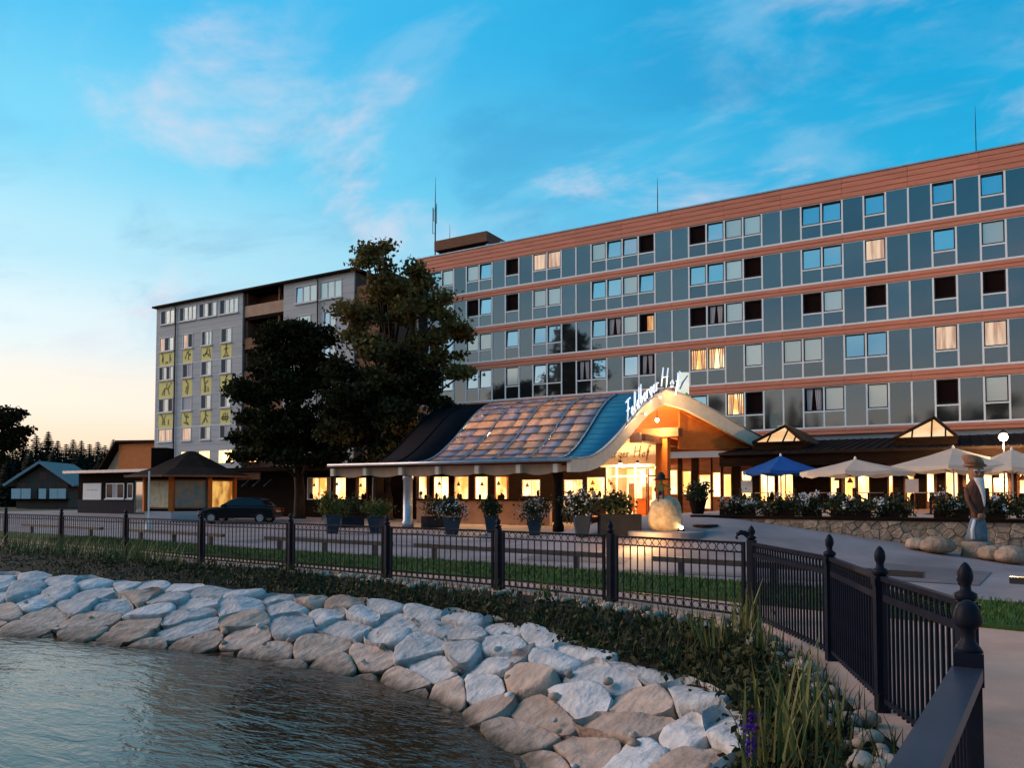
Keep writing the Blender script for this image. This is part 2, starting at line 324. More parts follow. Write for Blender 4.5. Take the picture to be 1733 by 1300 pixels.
    def loft(s, A, B, th=0.0):        # sheet between two point rows, optionally thick (downwards)
        n = len(A); A = [Vector(p) for p in A]; B = [Vector(p) for p in B]
        if not th: return s.add(A + B, [(i, i + 1, n + i + 1, n + i) for i in range(n - 1)])
        d = Vector((0, 0, -th)); vs = A + B + [p + d for p in A] + [p + d for p in B]; fs = []
        for i in range(n - 1):
            fs += [(i, i + 1, n + i + 1, n + i), (2 * n + i, 3 * n + i, 3 * n + i + 1, 2 * n + i + 1), (i, 2 * n + i, 2 * n + i + 1, i + 1), (n + i, n + i + 1, 3 * n + i + 1, 3 * n + i)]
        fs += [(0, n, 3 * n, 2 * n), (n - 1, 3 * n - 1, 4 * n - 1, 2 * n - 1)]
        return s.add(vs, fs)
    def mesh(s, name, m, smooth=False, off=(0, 0, 0)):
        me = bpy.data.meshes.new(name); ox, oy, oz = off
        me.from_pydata([(x - ox, y - oy, z - oz) for x, y, z in s.v], [], s.f); me.materials.append(m)
        if smooth: me.polygons.foreach_set('use_smooth', [True] * len(me.polygons))
        me.update(); return me
    def build(s, name, m, parent=None, smooth=False, local=False):   # vertices in world space unless local
        off = (0, 0, 0) if (local or parent is None) else LOC[parent.name]
        o = bpy.data.objects.new(name, s.mesh(name, M[m] if isinstance(m, str) else m, smooth, off)); COL.objects.link(o)
        if parent is not None: o.parent = parent
        LOC[o.name] = Vector(LOC[parent.name]) if parent is not None else Vector((0, 0, 0)); return o
def np_mesh(name, V, Fq, m, smooth=False):
    me = bpy.data.meshes.new(name); V = np.asarray(V, np.float32); Fq = np.asarray(Fq, np.int32); k = Fq.shape[1]
    me.vertices.add(len(V)); me.vertices.foreach_set('co', V.ravel()); me.loops.add(Fq.size); me.loops.foreach_set('vertex_index', Fq.ravel())
    me.polygons.add(len(Fq)); me.polygons.foreach_set('loop_start', np.arange(0, Fq.size, k, dtype=np.int32)); me.materials.append(m)
    if smooth: me.polygons.foreach_set('use_smooth', np.ones(len(Fq), bool))
    me.update(calc_edges=True); me.validate(); return me
def leaves(C, size, m, name='leaves', flat=.0, asp=.6):   # one folded quad per centre
    n = len(C); C = np.asarray(C); a = RNG.normal(size=(n, 3)); a[:, 2] *= (1 - flat); a /= np.linalg.norm(a, axis=1)[:, None] + 1e-9
    b = RNG.normal(size=(n, 3)); b -= a * (a * b).sum(1)[:, None]; b /= np.linalg.norm(b, axis=1)[:, None] + 1e-9
    s = size * RNG.uniform(.6, 1.3, n)[:, None]
    V = np.stack([C - a * s, C + b * s * asp, C + a * s, C - b * s * asp], 1).reshape(-1, 3)
    return np_mesh(name, V, np.arange(4 * n).reshape(n, 4), m)
# ================================================================== setting: ground, pond, forecourt
def interp(tab, x):
    tab = sorted(tab); xs = [a for a, _ in tab]; ys = [b for _, b in tab]; return float(np.interp(x, xs, ys))
FAR_EDGE = [(40, 6.5), (10, 11.6), (.78, 13.35), (-8.6, 15.0), (-17.4, 15.6), (-27, 16.9), (-35, 17.6), (-80, 23)]
NEAR_EDGE = [(40, 3.6), (.43, 10.75), (-4.4, 11.85), (-7.1, 12.25), (-12.6, 12.7), (-17.8, 13.2), (-28, 14.9), (-80, 20.5)]
CREST = [(-30, 4.0), (-24, 7.4), (-18.28, 9.01), (-14.86, 9.5), (-11.71, 9.65), (-9.75, 9.74), (-8.11, 9.75), (-5.5, 9.1), (-3.16, 7.85), (-1.97, 6.85), (-1.35, 5.66), (-1.2, 4.6), (-1.4, 3.3), (-2.6, 1.2)]
WEDGE = [(-27.5, 2.4), (-22, 5.6), (-16.6, 6.7), (-13.6, 7.5), (-11.2, 7.95), (-9.3, 8.12), (-7.5, 8.12), (-5.6, 7.65), (-4.2, 6.85), (-3.3, 6.15), (-2.85, 5.2), (-2.75, 4.4), (-2.9, 3.2), (-3.9, 1.8)]
WZ = -0.85
F1 = [onZ(x, y, .98) for x, y in ((1272, 921), (1033, 908), (843, 900), (655, 893), (492, 887), (341, 882), (213, 877.5), (104, 873.5), (10, 870.5))]
F1.append(F1[-1] + (F1[-1] - F1[-2]))
F1 = [Vector((p.x, p.y, 0)) for p in F1]
F2 = [F1[0], Vector((-1.10, 8.02, 0)), Vector((-.52, 6.33, 0)), Vector((0.02, 5.06, 0))]
F3 = [Vector((.02, 3.86, 0)), Vector((-.12, 2.34, 0)), Vector((-.42, .3, 0))]

pond_poly = CREST + [(-6, -3), (-14, -6), (-26, -5), (-34, -1)]
def inside(x, y):
    c = False; n = len(pond_poly)
    for i in range(n):
        (x1, y1), (x2, y2) = pond_poly[i], pond_poly[i - 1]
        if (y1 > y) != (y2 > y) and x < (x2 - x1) * (y - y1) / (y2 - y1) + x1: c = not c
    return c
def axis(lo, hi, step, ext):
    a = list(np.arange(lo, hi + step / 2, step)); o = [e for e in ext]
    return sorted(set([lo - e for e in o] + a + [hi + e for e in o]))
gx = axis(-40, 12, .5, (5, 15, 40, 100, 250, 700, 2500)); gy = axis(-8, 14, .4, (5, 15, 40, 100, 250, 700, 2500))
V = []; Fs = []
for y in gy:
    for x in gx:
        z = -1.7 if inside(x, y) else (-.30 if -39 < x < 6 and -7 < y < 13.5 else -.05)
        V.append((x, y, z))
nx = len(gx)
for j in range(len(gy) - 1):
    for i in range(nx - 1): Fs.append((j * nx + i, j * nx + i + 1, (j + 1) * nx + i + 1, (j + 1) * nx + i))
g = MB(); g.v = V; g.f = Fs; tag(g.build('ground', 'field'), kind='structure')

# forecourt asphalt, rising to the entrance
ax = list(np.arange(-80, 40.1, .8)); V = []; Fs = []; rows = 80
for x in ax:
    y0 = interp(FAR_EDGE, x) - .3
    for k in range(rows + 1):
        y = y0 + (62 - y0) * k / rows; V.append((x, y, ramp_h(x, y) - .005))
for i in range(len(ax) - 1):
    for k in range(rows): a = i * (rows + 1) + k; Fs.append((a, a + rows + 1, a + rows + 2, a + 1))
g = MB(); g.v = V; g.f = Fs; tag(g.build('parking_lot', 'asphalt', smooth=True), kind='structure')

# paved path beside the pond fence
inner = [(p.x, p.y - .22) for p in F1[::-1]]
pp = inner[:-1] + [(F1[0].x - .15, F1[0].y - .2)] + [(p.x - .2, p.y) for p in F2[1:]] + [(p.x - .2, p.y) for p in F3] + [(-1.2, -9), (40, -9)]
xs = [40, 25, 12, 5, .43, -4.4, -7.1, -12.6, -17.8, -23, -28, F1[-1].x]
pp += [(x, interp(NEAR_EDGE, x) + .12) for x in xs]
g = MB(); g.add([(x, y, 0) for x, y in pp], [tuple(range(len(pp)))]); tag(g.build('path', 'path'), kind='structure')

# turf strip with a raised edge, and its blades
xs = list(np.arange(-78, 38, 1.0)); A = [(x, interp(NEAR_EDGE, x) + .1, .045) for x in xs]; B = [(x, interp(FAR_EDGE, x), .045) for x in xs]
tag(MB().loft(A, B, .08).build('verge', 'turf'), kind='structure')
def blades(pts, h, w, lean, m, name):
    n = len(pts); P = np.asarray(pts, float); a = RNG.uniform(0, 2 * math.pi, n); H = h * RNG.uniform(.5, 1.3, n); L = lean * RNG.uniform(.2, 1.2, n) * H
    d = np.stack([np.cos(a), np.sin(a), 0 * a], 1); s = np.stack([-np.sin(a), np.cos(a), 0 * a], 1) * (w * RNG.uniform(.6, 1.3, n))[:, None]
    up = np.array([0, 0, 1.0])
    m1 = P + up * (H * .55)[:, None] + d * (L * .35)[:, None]; t = P + up * H[:, None] + d * L[:, None]
    Vv = np.stack([P - s, P + s, m1 + s * .8, m1 - s * .8, t + s * .12, t - s * .12], 1).reshape(-1, 3)
    b = np.arange(n)[:, None] * 6; Fq = np.concatenate([b + np.array([0, 1, 2, 3]), b + np.array([3, 2, 4, 5])], 0)
    return np_mesh(name, Vv, Fq, m)
pts = []
for _ in range(26000):
    x = 6 - 34 * random.random() ** 1.3; a = interp(NEAR_EDGE, x) + .12; b = interp(FAR_EDGE, x) - .05
    pts.append((x, random.uniform(a, b), .04))
o = bpy.data.objects.new('grass', blades(pts, .075, .007, .6, M['blade'], 'grass')); COL.objects.link(o)
tag(o, 'mown grass blades on the strip between path and parking lot', 'grass', kind='stuff')

# pond water
wp = [(-60, -30), (3, -30), (3, 12), (-60, 12)]
g = MB(); g.add([(x, y, WZ) for x, y in wp], [(0, 1, 2, 3)]); tag(g.build('pond_water', 'water'), kind='structure')

# stone bank: slope sheet + every stone on it
def resample(pts, n):
    P = [Vector((a, b, 0)) for a, b in pts]; out = []; k = len(P)
    for i in range(n):
        t = i / (n - 1) * (k - 1); j = min(int(t), k - 2); f = t - j
        p0, p1, p2, p3 = P[max(j - 1, 0)], P[j], P[j + 1], P[min(j + 2, k - 1)]
        out.append(.5 * ((2 * p1) + (p2 - p0) * f + (2 * p0 - 5 * p1 + 4 * p2 - p3) * f * f + (3 * p1 - p0 - 3 * p2 + p3) * f ** 3))
    return out
NS = 161; cc = resample(CREST, NS); ww = resample(WEDGE, NS)
arc = [0.0]
for i in range(1, NS): arc.append(arc[-1] + ((cc[i] + ww[i]) / 2 - (cc[i - 1] + ww[i - 1]) / 2).length)
LEN = arc[-1]; SLOPE = 1.95
def bank(u, v, h=0.0):                  # u along (m), v down the slope (m), h out of it
    u = min(max(u, 0), LEN - 1e-4); i = int(np.searchsorted(arc, u, 'right')) - 1; f = (u - arc[i]) / (arc[i + 1] - arc[i])
    a = cc[i].lerp(cc[i + 1], f); b = ww[i].lerp(ww[i + 1], f); t = v / SLOPE
    z = -.21 - .64 * (t ** 1.1 if t > 0 else t * .2); p = a.lerp(b, t)
    out = (b - a).normalized(); n = Vector((out.x * .42, out.y * .42, .90))
    return Vector((p.x, p.y, z)) + n * h
bb = MB(); us = np.linspace(0, LEN - .01, 150); vs_ = [-.25, .1, .5, .9, 1.3, 1.7, 2.1, 2.5]
bb.add([bank(u, v, -.10) for u in us for v in vs_], [(i * 8 + j, i * 8 + j + 1, (i + 1) * 8 + j + 1, (i + 1) * 8 + j) for i in range(149) for j in range(7)])
bank_o = bb.build('pond_bank', 'liner', smooth=True); tag(bank_o, kind='structure')
rs = random.Random(11)
sites = []
for row, v in enumerate((.08, .50, .94, 1.40, 1.86, 2.3)):
    u = rs.uniform(0, .5); sp = (.80, .84, .88, 1.15, 1.2, 1.2)[row]
    while u < LEN:
        sites.append((u + rs.uniform(-.12, .12), v + rs.uniform(-.09, .09), row)); u += sp * rs.uniform(.75, 1.35)
PH = R(-28)
def fwd(u, v): return (u * math.cos(PH) + v * math.sin(PH), (-u * math.sin(PH) + v * math.cos(PH)) * 1.35)
def inv(a, b): b /= 1.35; return (a * math.cos(PH) - b * math.sin(PH), a * math.sin(PH) + b * math.cos(PH))
ts = [fwd(u, v) for u, v, _ in sites]
def clip(poly, mx_, my_, nx_, ny_):
    out = []; k = len(poly)
    for i in range(k):
        p, q = poly[i], poly[(i + 1) % k]; dp = (p[0] - mx_) * nx_ + (p[1] - my_) * ny_; dq = (q[0] - mx_) * nx_ + (q[1] - my_) * ny_
        if dp <= 0: out.append(p)
        if dp * dq < 0: t = dp / (dp - dq); out.append((p[0] + (q[0] - p[0]) * t, p[1] + (q[1] - p[1]) * t))
    return out
n_st = 0
for idx, ((u0, v0, row), (a0, b0)) in enumerate(zip(sites, ts)):
    if u0 < 4 or u0 > LEN - .6: continue
    poly = [(a0 - 1.1, b0 - 1.1), (a0 + 1.1, b0 - 1.1), (a0 + 1.1, b0 + 1.1), (a0 - 1.1, b0 + 1.1)]
    for j, (a1, b1) in enumerate(ts):
        if j == idx or abs(a1 - a0) > 2.2 or abs(b1 - b0) > 2.2: continue
        poly = clip(poly, (a0 + a1) / 2, (b0 + b1) / 2, a1 - a0, b1 - b0)
        if len(poly) < 3: break
    if len(poly) < 3: continue
    P2 = [inv(a, b) for a, b in poly]; cu = sum(p[0] for p in P2) / len(P2); cv = sum(p[1] for p in P2) / len(P2)
    slab = row >= 3
    sh = rs.uniform(.955, .985) if slab else rs.uniform(.95, 1.05)
    P2 = [(cu + (p[0] - cu) * sh, cv + (p[1] - cv) * sh) for p in P2]
    P2 = clip(P2, 0, -.13, 0, -1)
    if len(P2) < 3: continue
    cu = sum(p[0] for p in P2) / len(P2); cv = sum(p[1] for p in P2) / len(P2)
    for it in range(1 if slab else 2):   # round the corners
        q = []
        for i in range(len(P2)):
            p, r_ = P2[i], P2[(i + 1) % len(P2)]; c = .16 if slab else .25
            q += [(p[0] * (1 - c) + r_[0] * c, p[1] * (1 - c) + r_[1] * c), (p[0] * c + r_[0] * (1 - c), p[1] * c + r_[1] * (1 - c))]
        P2 = q
    per = []; tot = 0
    for i in range(len(P2)): d = math.dist(P2[i], P2[(i + 1) % len(P2)]); per.append(tot); tot += d
    NP = 26; ring = []
    for k in range(NP):
        t = tot * k / NP; i = max(j for j in range(len(per)) if per[j] <= t + 1e-9); d = math.dist(P2[i], P2[(i + 1) % len(P2)]) or 1
        f = (t - per[i]) / d; p, r_ = P2[i], P2[(i + 1) % len(P2)]; ring.append((p[0] + (r_[0] - p[0]) * f, p[1] + (r_[1] - p[1]) * f))
    th = rs.uniform(.04, .07) if slab else rs.uniform(.07, .16)
    lv = [(1.0, -.14), (1.02, -.02), (1.01, th * .45), (.97, th * .80), (.88, th * 1.0), (.66, th * 1.04), (.36, th * 1.06)] if not slab else \
         [(1.0, -.14), (1.0, 0), (1.0, th * .7), (.975, th * .95), (.86, th * 1.0), (.6, th * 1.02), (.3, th * 1.04)]
    ta, tb = (rs.uniform(-.10, .10), rs.uniform(-.05, .05)) if slab else (rs.uniform(-.22, .16), rs.uniform(-.28, .12))
    sd_ = Vector((idx * 3.7, idx * 1.3, 0)); vv = []
    fac = []
    for _ in range(1 if slab else 2):
        w_ = rs.uniform(0, 6.283); sl = rs.uniform(.08, .28) * (.4 if slab else 1); fac.append((math.cos(w_) * sl, math.sin(w_) * sl, th * rs.uniform(.85, 1.05)))
    base_h = rs.uniform(-.03, .03)
    for k, h in lv:
        for p in ring:
            du, dv_ = (p[0] - cu) * k, (p[1] - cv) * k
            nz = noise.noise(Vector((du * 3.1, dv_ * 3.1, h * 3)) + sd_); nf = noise.noise(Vector((du * 8, dv_ * 8, h * 8)) + sd_)
            hh = h + (ta * du + tb * dv_ if h > 0 else 0) + (nz * .045 + nf * .022) * (.5 if slab else 1.0) * (1 if h > 0 else 0)
            hh = min([hh] + [c3 + a3 * du + b3 * dv_ for a3, b3, c3 in fac]) if h > th * .5 else hh
            hh += base_h if h > 0 else 0
            e = 1 + (noise.noise(Vector((p[0] * 5, p[1] * 5, 2)) + sd_) * .07 + nf * .035 if k > .9 else 0)
            vv.append(bank(cu + du * e, cv + dv_ * e, hh))
    vv.append(bank(cu, cv, lv[-1][1] * 1.01 + noise.noise(sd_) * .05))
    ff = [(i * NP + j, i * NP + (j + 1) % NP, (i + 1) * NP + (j + 1) % NP, (i + 1) * NP + j) for i in range(len(lv) - 1) for j in range(NP)]
    ff += [((len(lv) - 1) * NP + j, (len(lv) - 1) * NP + (j + 1) % NP, len(lv) * NP) for j in range(NP)]
    c0 = bank(cu, cv, 0); s_ = MB(); s_.add([p - c0 for p in vv], ff)
    o = s_.build('stone', 'slab' if row >= 4 or (row == 3 and (rs.random() < .5 or u0 < LEN * .5)) or rs.random() < .08 else 'stone', None, smooth=True); o.parent = bank_o; o.location = c0; n_st += 1
    try: o.data.set_sharp_from_angle(angle=R(62))
    except Exception: pass

for i in range(90):                       # small stones caught in the joints
    u_, v_ = rs.uniform(4.5, LEN - .8), rs.uniform(.2, 1.75); sz = rs.uniform(.03, .075); s_ = MB(); n = 9; vv = []
    for a_ in range(6):
        for b_ in range(n):
            p_ = Vector((math.sin(math.pi * a_ / 5) * math.cos(6.283 * b_ / n), math.sin(math.pi * a_ / 5) * math.sin(6.283 * b_ / n), -math.cos(math.pi * a_ / 5))); k_ = sz * (1 + .35 * noise.noise(p_ * 1.7 + Vector((i, 0, 0)))); vv.append((p_.x * k_, p_.y * k_ * .8, p_.z * k_ * .6))
    s_.add(vv, [(a_ * n + b_, a_ * n + (b_ + 1) % n, (a_ + 1) * n + (b_ + 1) % n, (a_ + 1) * n + b_) for a_ in range(5) for b_ in range(n)]); o = s_.build('small_stone', 'slab' if i % 3 else 'stone', None, True); o.parent = bank_o; o.location = bank(u_, v_, rs.uniform(.05, .10)); o.rotation_euler = (0, 0, rs.random() * 6)
# planting bed between the bank and the fence
bed = []
fl = [(p.x, p.y - .24) for p in F1[::-1]][1:-1] + [(F1[0].x - .17, F1[0].y - .25)] + [(p.x - .22, p.y) for p in F2[1:]] + [(p.x - .22, p.y) for p in F3[:2]]
fl = [(-31, 12.5)] + fl
fr = [Vector((a, b, 0)) for a, b in fl]; al = [0]
for i in range(1, len(fr)): al.append(al[-1] + (fr[i] - fr[i - 1]).length)
def fence_edge(t):
    d = t * al[-1]; i = min(int(np.searchsorted(al, d, 'right')) - 1, len(fr) - 2); return fr[i].lerp(fr[i + 1], (d - al[i]) / (al[i + 1] - al[i]))
i0 = int(NS * .05); i1 = int(NS * .93)
def bedp(t, k):
    s_ = i0 + (i1 - i0) * t; i = int(s_); a = cc[i].lerp(cc[min(i + 1, NS - 1)], s_ - i); b = fence_edge(t); p = a.lerp(b, k)
    z = -.20 + .20 * min(1, k * 1.4) + .05 * math.sin(math.pi * k) * (1 + noise.noise(Vector((p.x * 1.5, p.y * 1.5, 0)))) - .02 * (k < .01)
    return Vector((p.x, p.y, z))
g = MB(); nt_, nk = 160, 9
g.add([bedp(i / nt_, k / (nk - 1)) for i in range(nt_ + 1) for k in range(nk)], [(i * nk + k, i * nk + k + 1, (i + 1) * nk + k + 1, (i + 1) * nk + k) for i in range(nt_) for k in range(nk - 1)])
tag(g.build('planting_bed', 'soil', smooth=True), kind='structure')

# ================================================================== fences
def lerp2(a, b, t): return a + (b - a) * t
iron_f = thing('iron_fence', 'dark iron fence with a row of rings along its top, running beside the path', 'fence', F1[0])
post_me = MB(); post_me.b2(-.045, .045, -.045, .045, -.1, 1.03); post_me.b2(-.058, .058, -.058, .058, 0, .08); post_me = post_me.mesh('post', M['iron'])
fin_me = MB().lathe([(.03, 1.03), (.06, 1.05), (.06, 1.075), (.028, 1.09), (.045, 1.12), (.048, 1.15), (.026, 1.19), (.004, 1.215)], 10).mesh('finial', M['iron'], True)
bar_me = MB().b2(-.007, .007, -.007, .007, 0, .80).mesh('bar', M['iron'])
stile_me = MB().b2(-.02, .02, -.02, .02, .02, 1.0).mesh('stile', M['iron'])
for i, p in enumerate(F1):
    po = put('post', post_me, iron_f, p, math.atan2(F1[1].y - F1[0].y, F1[1].x - F1[0].x)); f = put('finial', fin_me); f.parent = po
    if i == len(F1) - 1: break
    q = F1[i + 1]; d = (q - p).normalized(); L_ = (q - p).length; a, b = p + d * .12, q - d * .12; ang = math.atan2(d.y, d.x)
    fr_ = MB(); up = Vector((0, 0, 1))
    fr_.beam(a + up * .985, b + up * .985, .045, .03); fr_.beam(a + up * .865, b + up * .865, .028, .016); fr_.beam(a + up * .075, b + up * .075, .035, .025); fr_.beam(a + up * .18, b + up * .18, .022, .014)
    pan = fr_.build('panel_frame', 'iron', iron_f)
    for t in (a, b): s_ = put('stile', stile_me); s_.parent = pan; s_.location = t - LOC[iron_f.name]; s_.rotation_euler = (0, 0, ang)
    nb = max(8, int(round((b - a).length / .135))); rg = MB()
    for k in range(1, nb):
        t = lerp2(a, b, k / nb); bo = put('bar', bar_me); bo.parent = pan; bo.location = t + up * .08 - LOC[iron_f.name]; bo.rotation_euler = (0, 0, ang)
    for k in range(nb):
        t = lerp2(a, b, (k + .5) / nb); r = (b - a).length / nb * .44
        rg.tube([t + up * .922 + d * (r * math.cos(w)) + up * (min(r, .052) * math.sin(w)) for w in np.linspace(0, 2 * math.pi, 15)[:-1]], .007, 4, True)
        rg.tube([t + up * .128 + d * (r * .9 * math.cos(w)) + up * (.045 * math.sin(w)) for w in np.linspace(0, 2 * math.pi, 11)[:-1]], .006, 4, True)
    o = rg.build('ring_row', 'iron', iron_f); o.parent = pan; o['kind'] = 'stuff'
# curled hook on the corner post
hk = [F1[0] + Vector((0, 0, 1.0)) + Vector((math.cos(R(190)), math.sin(R(190)), 0)) * x + Vector((0, 0, z)) for x, z in ((0, 0), (.03, .07), (.08, .115), (.13, .125), (.17, .10), (.185, .06), (.17, .035))]
MB().tube(hk, [.032, .034, .034, .032, .026, .018, .008], 8).build('hook', 'iron', iron_f, True)

iron2 = thing('iron_fence', 'close-barred dark iron fence with arched frieze turning towards the viewer', 'fence', F2[1])
bar2_me = MB().b2(-.009, .009, -.009, .009, 0, .90).mesh('bar', M['iron'])
fin2 = MB().lathe([(.04, 1.0), (.058, 1.02), (.058, 1.045), (.03, 1.06), (.026, 1.09), (.038, 1.12), (.04, 1.15), (.034, 1.18), (.02, 1.205), (.005, 1.22)], 12).tube([(-.01, 0, 1.13), (-.06, 0, 1.15), (-.075, 0, 1.115), (-.06, 0, 1.08)], [.03, .026, .018, .008], 6).mesh('finial', M['iron'], True)
post2_me = MB().b2(-.045, .045, -.045, .045, -.1, 1.0).b2(-.054, .054, -.054, .054, .93, .985).mesh('post', M['iron'])
for i, p in enumerate(F2):
    d = (F2[min(i + 1, 3)] - F2[max(i - 1, 0)]).normalized(); ang = math.atan2(d.y, d.x)
    if i: po = put('post', post2_me, iron2, p, ang); f = put('finial', fin2); f.parent = po
    if i == len(F2) - 1: break
    q = F2[i + 1]; d = (q - p).normalized(); a, b = p + d * .08, q - d * .07; ang = math.atan2(d.y, d.x); up = Vector((0, 0, 1))
    fr_ = MB(); fr_.beam(a + up * .985, b + up * .985, .05, .035); fr_.beam(a + up * .845, b + up * .845, .03, .05); fr_.beam(a + up * .10, b + up * .10, .035, .03)
    for t in (a, b): fr_.beam(t + up * .06, t + up * .99, .03, .03)
    pan = fr_.build('panel_frame', 'iron', iron2)
    nb = int(round((b - a).length / .082)); rg = MB()
    for k in range(1, nb):
        t = lerp2(a, b, k / nb); bo = put('bar', bar2_me); bo.parent = pan; bo.location = t + up * .06 - LOC[iron2.name]; bo.rotation_euler = (0, 0, ang)
    for k in range(nb):
        t = lerp2(a, b, (k + .5) / nb); r = (b - a).length / nb * .36
        rg.tube([t + up * .925 + d * (r * math.cos(w)) + up * (.04 * math.sin(w)) for w in np.linspace(0, math.pi, 6)], .009, 4)
        rg.beam(t + up * .915 - d * r, t + up * .86 - d * r * .2, .01, .01)
    o = rg.build('arch_row', 'iron', iron2); o.parent = pan; o['kind'] = 'stuff'

hand = thing('handrail_fence', 'broad-topped dark handrail fence at the lower right corner, nearest the viewer', 'fence', F3[0])
MB().b2(-.048, .048, -.048, .048, -.1, .82).b2(-.056, .056, -.056, .056, .79, .93).build('post', 'iron', hand, local=True)
MB().lathe([(.056, .93), (.046, .95), (.028, .975), (.028, 1.02), (.05, 1.04), (.056, 1.05), (.054, 1.075), (.048, 1.105), (.036, 1.13), (.016, 1.145), (.004, 1.148)], 14).build('finial', 'iron', hand, True, local=True)
a, b, c = F3; up = Vector((0, 0, 1))
for p, q in ((a, b), (b, c)):
    d = (q - p).normalized(); s0 = p + d * (.05 if p is a else 0)
    MB().beam(s0 + up * .845, q + up * .845, .115, .05).build('handrail', 'handrail', hand)
    MB().beam(s0 + up * .80, q + up * .80, .05, .035).build('panel_rail', 'iron', hand); MB().beam(s0 + up * .10, q + up * .10, .04, .03).build('panel_rail', 'iron', hand)
    nb = int((q - p).length / .12)
    for k in range(1, nb): put('bar', bar2_me, hand, lerp2(p, q, k / nb) + up * .0, math.atan2(d.y, d.x), scale=(1, 1, .87))

# low timber barrier rails at the edge of the parking lot
labs = ['low dark timber parking rail right of the fence end, cut by the frame', 'low timber parking rail seen through the fence beside the corner post', 'low timber parking rail before the blue planters and white flowers',
        'low timber parking rail in front of the yellowish shrubs', 'low timber parking rail in front of the black car', 'low timber parking rail farthest left, before the low building']
for (x0, x1), lb in zip(((5.2, .62), (-.5, -5.2), (-6.4, -11.7), (-12.5, -17.4), (-19.6, -25.4), (-27.6, -34)), labs):
    p = Vector((x0, interp(FAR_EDGE, x0) + .12, 0)); q = Vector((x1, interp(FAR_EDGE, x1) + .12, 0)); d = (q - p).normalized()
    t = thing('parking_rail', lb, 'barrier', p, group='low rails along the parking lot')
    MB().beam(p + up * .35, q + up * .35, .15, .10).build('beam', 'railwood', t)
    for k in (.12, .5, .88):
        c0 = p.lerp(q, k); MB().b2(c0.x - .05, c0.x + .05, c0.y - .05, c0.y + .05, 0, .302).build('post', 'railwood', t)
# ================================================================== hotel: main block
YF = 50.0; BW = 1.1915; X0 = -35.63
STO = [(5.70, 8.20), (8.83, 11.28), (11.90, 14.10), (14.65, 16.88), (17.45, 19.60)]      # glazing zone of each storey
def bx(k): return X0 + BW * k
K0, K1 = -2, 38
hotel = thing('hotel_building', 'long five-storey hotel block with glossy grey panels and terracotta bands', 'building', (-15, YF, 0))
MB().b2(bx(K0), bx(K1), YF + .16, YF + 14, .0, 20.6).build('core_wall', 'greywall', hotel)
MB().b2(bx(K0) - .1, bx(K1) + .1, YF - .12, YF + 14.1, 20.90, 20.98).build('roof', 'zinc', hotel)
def mp(name, mb, m): return mb.mesh(name, M[m])
# window kinds: b = tilted pane showing sky, l = pale blind, d = dark open, c = curtain, L = lit room, k = lit curtain, t = teal sky pane
WIN = [
 {17: 'b', 19: 'L', 20: 'd', 23: 'c', 24: 'l', 26: 'l', 29: 'd', 31: 'l', -1: 'b', 0: 'l', 2: 'b', 3: 'b', 5: 'l', 7: 'b', 8: 'b', 34: 'l', 35: 'd'},
 {-1: 'b', 0: 'b', 2: 'b', 3: 'b', 5: 'l', 7: 'b', 8: 'b', 10: 'c', 11: 'b', 13: 'b', 14: 'c', 17: 'L', 18: 'L', 20: 'l', 22: 'l', 23: 'l', 25: 'b', 26: 'b', 29: 'k', 31: 'k', 34: 'b', 35: 'b'},
 {-1: 'b', 0: 'b', 2: 'l', 3: 'l', 5: 'b', 7: 'b', 8: 'b', 11: 'b', 12: 'c', 13: 'l', 14: 'D', 17: 'd', 18: 'c', 19: 'l', 20: 'd', 23: 'd', 24: 'l', 26: 'd', 29: 'd', 31: 'd', 34: 'd'},
 {-1: 'b', 0: 'l', 2: 'd', 3: 'b', 5: 'd', 7: 'l', 8: 'l', 11: 'b', 12: 'b', 13: 'l', 14: 't', 17: 'b', 18: 'b', 19: 'l', 20: 'd', 23: 'b', 24: 'b', 26: 'k', 29: 'b', 31: 'l', 34: 'b'},
 {-1: 'b', 0: 'l', 2: 'l', 3: 'b', 5: 'd', 7: 'k', 8: 'k', 11: 'l', 12: 'b', 13: 'b', 14: 'd', 17: 'd', 18: 'b', 19: 'l', 20: 'l', 23: 't', 24: 't', 26: 't', 29: 't', 31: 't', 34: 't'}]
def ring_box(w, h, t, y0, y1):
    return MB().b2(-w / 2, w / 2, y0, y1, 0, t).b2(-w / 2, w / 2, y0, y1, h - t, h).b2(-w / 2, -w / 2 + t, y0, y1, t, h - t).b2(w / 2 - t, w / 2, y0, y1, t, h - t)
